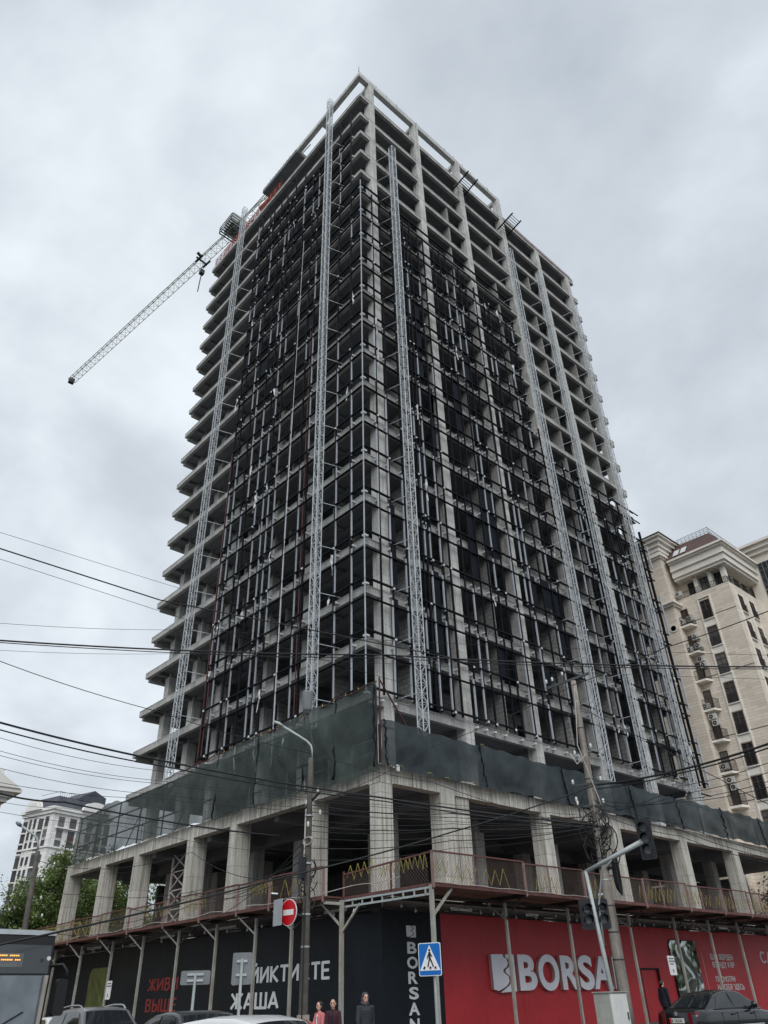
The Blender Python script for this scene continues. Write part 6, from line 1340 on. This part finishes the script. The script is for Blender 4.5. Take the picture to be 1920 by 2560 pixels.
def ell(mb, c, r, n=10, m=7):
    """ellipsoid"""
    o = len(mb.v); c = np.array(c, float)
    for j in range(m + 1):
        t = math.pi * j / m - math.pi / 2
        for i in range(n): f = 2 * math.pi * i / n; mb.v.append((c[0] + r[0] * math.cos(t) * math.cos(f), c[1] + r[1] * math.cos(t) * math.sin(f), c[2] + r[2] * math.sin(t)))
    fs = [(o + j * n + i, o + j * n + (i + 1) % n, o + (j + 1) * n + (i + 1) % n, o + (j + 1) * n + i) for j in range(m) for i in range(n)]; mb.f += fs; mb.mi += [0] * len(fs)
def grow(name, h, balls, limbs, m, parent, vox, smooth=5):
    """one continuous surface: overlapping tapered limbs and volumes fused by a voxel remesh"""
    mb = MB()
    for c, r in balls: ell(mb, np.array(c) * h, np.array(r) * h)
    for p, q, rp_, rq in limbs:
        p = np.array(p) * h; q = np.array(q) * h; rp_ = np.array(rp_ if isinstance(rp_, tuple) else (rp_,) * 3) * h; rq = np.array(rq if isinstance(rq, tuple) else (rq,) * 3) * h; k = max(2, int(np.linalg.norm(q - p) / (min(rp_.min(), rq.min()) * .55)))
        for j in range(k + 1): t = j / k; ell(mb, p * (1 - t) + q * t, rp_ * (1 - t) + rq * t, 9, 6)
    me = bpy.data.meshes.new(name); me.from_pydata(mb.v, [], mb.f); o = bpy.data.objects.new(name, me); COL.objects.link(o)
    rm = o.modifiers.new('fuse', 'REMESH'); rm.mode = 'VOXEL'; rm.voxel_size = vox; sm = o.modifiers.new('smooth', 'SMOOTH'); sm.factor = .5; sm.iterations = smooth
    bpy.context.view_layer.update(); nm = bpy.data.meshes.new_from_object(o.evaluated_get(bpy.context.evaluated_depsgraph_get())); bpy.data.objects.remove(o); bpy.data.meshes.remove(me)
    nm.name = name; nm.materials.clear(); nm.materials.append(MATS[m]); nm.polygons.foreach_set('use_smooth', [True] * len(nm.polygons)); ob = bpy.data.objects.new(name, nm); COL.objects.link(ob); ob.parent = parent; return ob
def person(label, loc, face, H, armL, armR, coat, trousers, hairm, style, inner=None, slim=1.0, coat_len=.50, look=0.0):
    """front faces local +x. armL/armR: elbow and wrist offsets from the shoulder, in units of height"""
    t = thing('person', label, 'person', loc, 'people on the pavement', rot=face); h = H; sw = .100 * slim
    hb_ = [((.012, 0, .930), (.056, .046, .062)), ((.022, 0, .895), (.044, .038, .040)), ((.030, 0, .876), (.026, .026, .018))]
    lb = [((0, 0, .80), (.010, 0, .89), .032, .030), ((0, 0, .53), (.004, 0, .62), (.050, .080, .05), (.046, .068, .05)), ((.004, 0, .62), (0, 0, .74), (.046, .068, .05), (.052, .080, .05)), ((0, 0, .74), (0, 0, .80), (.052, .080, .05), (.036, .060, .03))]
    jk = [((0, 0, coat_len), (.006, 0, .60), (.074, .104 * slim, .05), (.068, .094 * slim, .05)), ((.006, 0, .60), (.004, 0, .75), (.068, .094 * slim, .05), (.072, .104 * slim, .05)), ((.004, 0, .75), (0, 0, .795), (.070, .104 * slim, .05), (.050, .086 * slim, .035)), ((0, 0, .80), (.004, 0, .842), (.046, .050, .02), (.040, .040, .012))]
    for s in (1, -1): lb += [((0, s * .05, .50), (.012, s * .055, .285), .056, .038), ((.012, s * .055, .285), (-.008, s * .057, .05), .038, .024), ((-.02, s * .057, .022), (.07, s * .066, .018), .022, .018)]
    for s, (el, wp_) in ((1, armL), (-1, armR)):
        S_ = np.array((0, s * sw, .79)); e_ = np.array((el[0], s * (sw + el[1]), .79 + el[2])); w_ = np.array((wp_[0], s * (sw + wp_[1]), .79 + wp_[2])); d = (w_ - e_) / np.linalg.norm(w_ - e_)
        lb += [(tuple(S_), tuple(e_), .028, .023), (tuple(e_), tuple(w_), .023, .016)]; jk += [((0, 0, .785), tuple(S_), .050, .044), (tuple(S_), tuple(e_), .044, .036), (tuple(e_), tuple(e_ + (w_ - e_) * .92), .036, .029)]
        p_ = w_ + d * .042; lb.append((tuple(w_), tuple(p_), .016, .020)); sd_ = np.cross(d, (0, 0, 1.0)); sd_ = sd_ / np.linalg.norm(sd_) if np.linalg.norm(sd_) > .2 else np.array((1.0, 0, 0)); cu = np.cross(sd_, d)
        for o_, L_ in ((-.017, .034), (-.006, .042), (.005, .040), (.016, .031)): a = p_ + sd_ * o_ + d * .008; b = p_ + sd_ * o_ + d * (.018 + L_ * .5) + cu * .010; c = p_ + sd_ * o_ + d * (.018 + L_ * .8) + cu * .026; lb += [(tuple(a), tuple(b), .0062, .0056), (tuple(b), tuple(c), .0056, .005)]
        lb.append((tuple(p_ - d * .014 - sd_ * .020), tuple(p_ + d * .012 - sd_ * .034 + cu * .012), .0075, .006))
    bo = grow('body', h, hb_, lb, 'skin', t, .0075); grow('jacket', h, [], jk, coat, t, .014, 6)
    tr_ = [((0, 0, .50), (0, 0, .54), (.062, .092, .04), (.058, .088, .04))]
    for s in (1, -1): tr_ += [((0, s * .05, .49), (.012, s * .055, .285), .064, .048), ((.012, s * .055, .285), (-.006, s * .057, .07), .048, .040)]
    grow('trousers', h, [], tr_, trousers, t, .014)
    for s in (1, -1): grow('shoe', h, [], [((-.035, s * .057, .026), (.082, s * .067, .020), .028, .021)], 'tyre', t, .012)
    if inner: grow('shirt_front', h, [((.040, 0, .70), (.040, .032 * slim, .115))], [], inner, t, .012)
    hx, hz_ = .020 * h, .925 * h; fc = MB()
    for s in (1, -1): ell(fc, (hx + .043 * h, s * .019 * h, hz_ + .004 * h), (.006 * h, .0085 * h, .004 * h), 8, 5); fc.bar((hx + .046 * h, s * .009 * h, hz_ + .017 * h), (hx + .038 * h, s * .030 * h, hz_ + .018 * h), .005 * h)
    fc.build('eyes', 'eye_dark', bo); ns_ = MB(); ell(ns_, (hx + .047 * h, 0, hz_ - .012 * h), (.010 * h, .0065 * h, .015 * h), 8, 6); ns_.build('nose', 'skin', bo, smooth=True)
    mo = MB(); ell(mo, (hx + .042 * h, 0, hz_ - .036 * h), (.006 * h, .013 * h, .0045 * h), 8, 5); mo.build('mouth', 'lip', bo, smooth=True)
    for s in (1, -1): er = MB(); ell(er, (.008 * h, s * .047 * h, .922 * h), (.010 * h, .006 * h, .017 * h), 8, 6); er.build('ear', 'skin', bo, smooth=True)
    if style == 'bob': grow('hair', h, [((-.010, 0, .945), (.058, .060, .060)), ((-.022, 0, .905), (.046, .062, .052)), ((-.018, .030, .885), (.034, .030, .034)), ((-.018, -.030, .885), (.034, .030, .034))], [], hairm, bo, .011, 2)
    elif style == 'tied': grow('hair', h, [((-.004, 0, .947), (.058, .051, .053)), ((-.028, 0, .925), (.040, .048, .050)), ((-.070, 0, .925), (.022, .022, .026))], [], hairm, bo, .011, 2)
    else: grow('hood', h, [((-.008, 0, .948), (.062, .062, .064)), ((-.026, 0, .905), (.050, .066, .066))], [((-.020, .045, .86), (.034, .030, .845), .026, .020), ((-.020, -.045, .86), (.034, -.030, .845), .026, .020)], hairm, bo, .011, 2)
    return t
def toward(p): return math.atan2(CAM[1] - p[1], CAM[0] - p[0])
q = atD(800, 2500, 25); person('woman in pink jacket and white shirt raising one hand near the lamp pole', (q[0], q[1], 0), toward(q) - .95, 1.58, ((.02, .03, -.17), (.10, .02, -.29)), ((.05, .02, -.16), (.17, -.01, -.10)), 'pink_cloth', 'denim', 'hair_black', 'bob', inner='white_cloth', slim=.92)
q = atD(833, 2500, 24.6); person('woman in maroon jacket standing right of the woman in pink', (q[0], q[1], 0), toward(q) - .15, 1.63, ((.02, .03, -.17), (.12, -.05, -.24)), ((.03, .02, -.17), (.14, -.05, -.20)), 'maroon_cloth', 'navy_cloth', 'hair_brown', 'tied', inner='navy_cloth', slim=.95)
q = atD(913, 2500, 25.2); person('man in dark hooded jacket walking by the black hoarding', (q[0], q[1], 0), toward(q) + .35, 1.75, ((-.04, .03, -.17), (-.02, .03, -.33)), ((.04, .03, -.17), (.08, .02, -.31)), 'grey_cloth', 'navy_cloth', 'hat_cloth', 'hood', slim=1.14, coat_len=.46)
q = atD(1657, 2475, 41.5); person('person in black coat by the red doorway behind the black car', (q[0], q[1], gz(0, q[1])), toward(q) + 2.4, 1.76, ((-.02, .03, -.18), (.02, .03, -.34)), ((.0, .03, -.18), (.02, .02, -.33)), 'navy_cloth', 'navy_cloth', 'hair_brown', 'tied', slim=1.12, coat_len=.44)

# ---------------------------------------------------------------- trees
mat('bark', (0.07, 0.055, 0.042), .9, var=.3, scale=3, bump=.4)
def leafmat(name, c):
    m = mat(name, c, rough=.6, var=.45, scale=.9, spec=.3); t = m.node_tree; b = t.nodes['Principled BSDF']; tl = t.nodes.new('ShaderNodeBsdfTranslucent'); mx_ = t.nodes.new('ShaderNodeMixShader'); mx_.inputs[0].default_value = .3
    t.links.new(b.inputs['Base Color'].links[0].from_socket, tl.inputs[0]); t.links.new(b.outputs[0], mx_.inputs[1]); t.links.new(tl.outputs[0], mx_.inputs[2]); t.links.new(mx_.outputs[0], t.nodes['Material Output'].inputs[0]); return m
leafmat('leaf', (0.150, 0.210, 0.070)); leafmat('leaf_light', (0.21, 0.275, 0.080))
def tree(label, base, H, cr, n, seed, m='leaf', leaf=.30, low=.25):
    r_ = random.Random(seed); t = thing('leafy_tree', label, 'tree', tuple(base), 'trees behind the podium'); base = np.array(base, float); tk = MB(); tops = []
    trunk = [base + np.array((.15 * math.sin(k * 1.3 + seed), .15 * math.cos(k + seed), H * .62 * k / 6)) for k in range(7)]; tk.tube(trunk, [.26 * (1 - .11 * k) * H / 9 for k in range(7)], 9)
    for k in range(13):
        a = r_.uniform(0, 6.28); z0_ = trunk[2 + k % 5]; L = cr * r_.uniform(.55, 1.0); e_ = z0_ + np.array((math.cos(a) * L, math.sin(a) * L, H * r_.uniform(.08, .38))); mid = (z0_ + e_) / 2 + np.array((0, 0, .3)); tk.tube([z0_, mid, e_], [.10, .06, .02], 6); tops += [e_, mid]
    tk.build('trunk', 'bark', t, smooth=True); cl_ = []
    for e_ in tops + [trunk[-1], trunk[-2]]:
        for _ in range(5): cl_.append((e_ + np.array((r_.gauss(0, cr * .26), r_.gauss(0, cr * .26), r_.gauss(.1, H * .09))), r_.uniform(.5, 1.15)))
    cl_ = [c for c in cl_ if c[0][2] > base[2] + H * low]
    vs_ = np.zeros((n * 4, 3)); 
    for i in range(n):
        c, s = r_.choice(cl_); d = np.array((r_.gauss(0, 1), r_.gauss(0, 1), r_.gauss(0, .8))); d = d / np.linalg.norm(d) * s * (r_.random() ** .45); p = c + d
        u = np.array((r_.gauss(0, 1), r_.gauss(0, 1), r_.gauss(-.3, .6))); u /= np.linalg.norm(u); v = np.cross(u, (r_.gauss(0, .4), r_.gauss(0, .4), 1)); v /= (np.linalg.norm(v) + 1e-9); L = leaf * r_.uniform(.6, 1.3); w = L * .32
        vs_[4 * i:4 * i + 4] = (p, p + u * L * .5 + v * w, p + u * L + np.array((0, 0, -.1 * L)), p + u * L * .5 - v * w)
    mb = MB(); mb.v = [tuple(p) for p in vs_]; mb.f = [(4 * i, 4 * i + 1, 4 * i + 2, 4 * i + 3) for i in range(n)]; mb.mi = [0] * n; mb.build('crown', m, t, kind=None)
for i, (px_, D_, H_, cr_, m_, lb) in enumerate(((25, 66, 11.2, 3.3, 'leaf', 'leafy green tree nearest the left edge behind the bus'), (95, 78, 12.0, 3.4, 'leaf', 'leafy green tree behind the slim lamp pole'), (170, 72, 11.0, 3.2, 'leaf', 'green tree beside the outer left podium column'), (235, 70, 11.8, 3.4, 'leaf_light', 'light green tree seen between the two left podium columns'), (330, 74, 10.2, 3.0, 'leaf_light', 'green tree inside the podium opening left of the scaffold tower'), (135, 96, 14.5, 4.0, 'leaf', 'taller green tree against the white block'))):
    b = atD(px_, 2505, D_); tree(lb, (b[0], b[1], 0), H_, cr_, 17000, 20 + i, m_, .23)
b = onY(1905, 2200, 41.0); tree('small green tree at the right edge beside the podium', (b[0] + .6, 41.5, 0), 8.4, 1.9, 5000, 40, 'leaf', .26, low=.5)
b = onY(-5, 2240, -20); 
# trees and a house across the street, which the mirror plates and car windows reflect
for i, (x_, y_, H_) in enumerate(((30, 58, 9), (32, 70, 10), (33, 84, 10), (2, -33, 11))):
    tree(('green street tree opposite the red hoarding, nearest', 'green street tree opposite the red hoarding, middle', 'green street tree opposite the red hoarding, farthest', 'green street tree opposite the black hoarding')[i], (x_ + 4, y_, 0), H_, 3.2, 3500, 60 + i, 'leaf', .5)
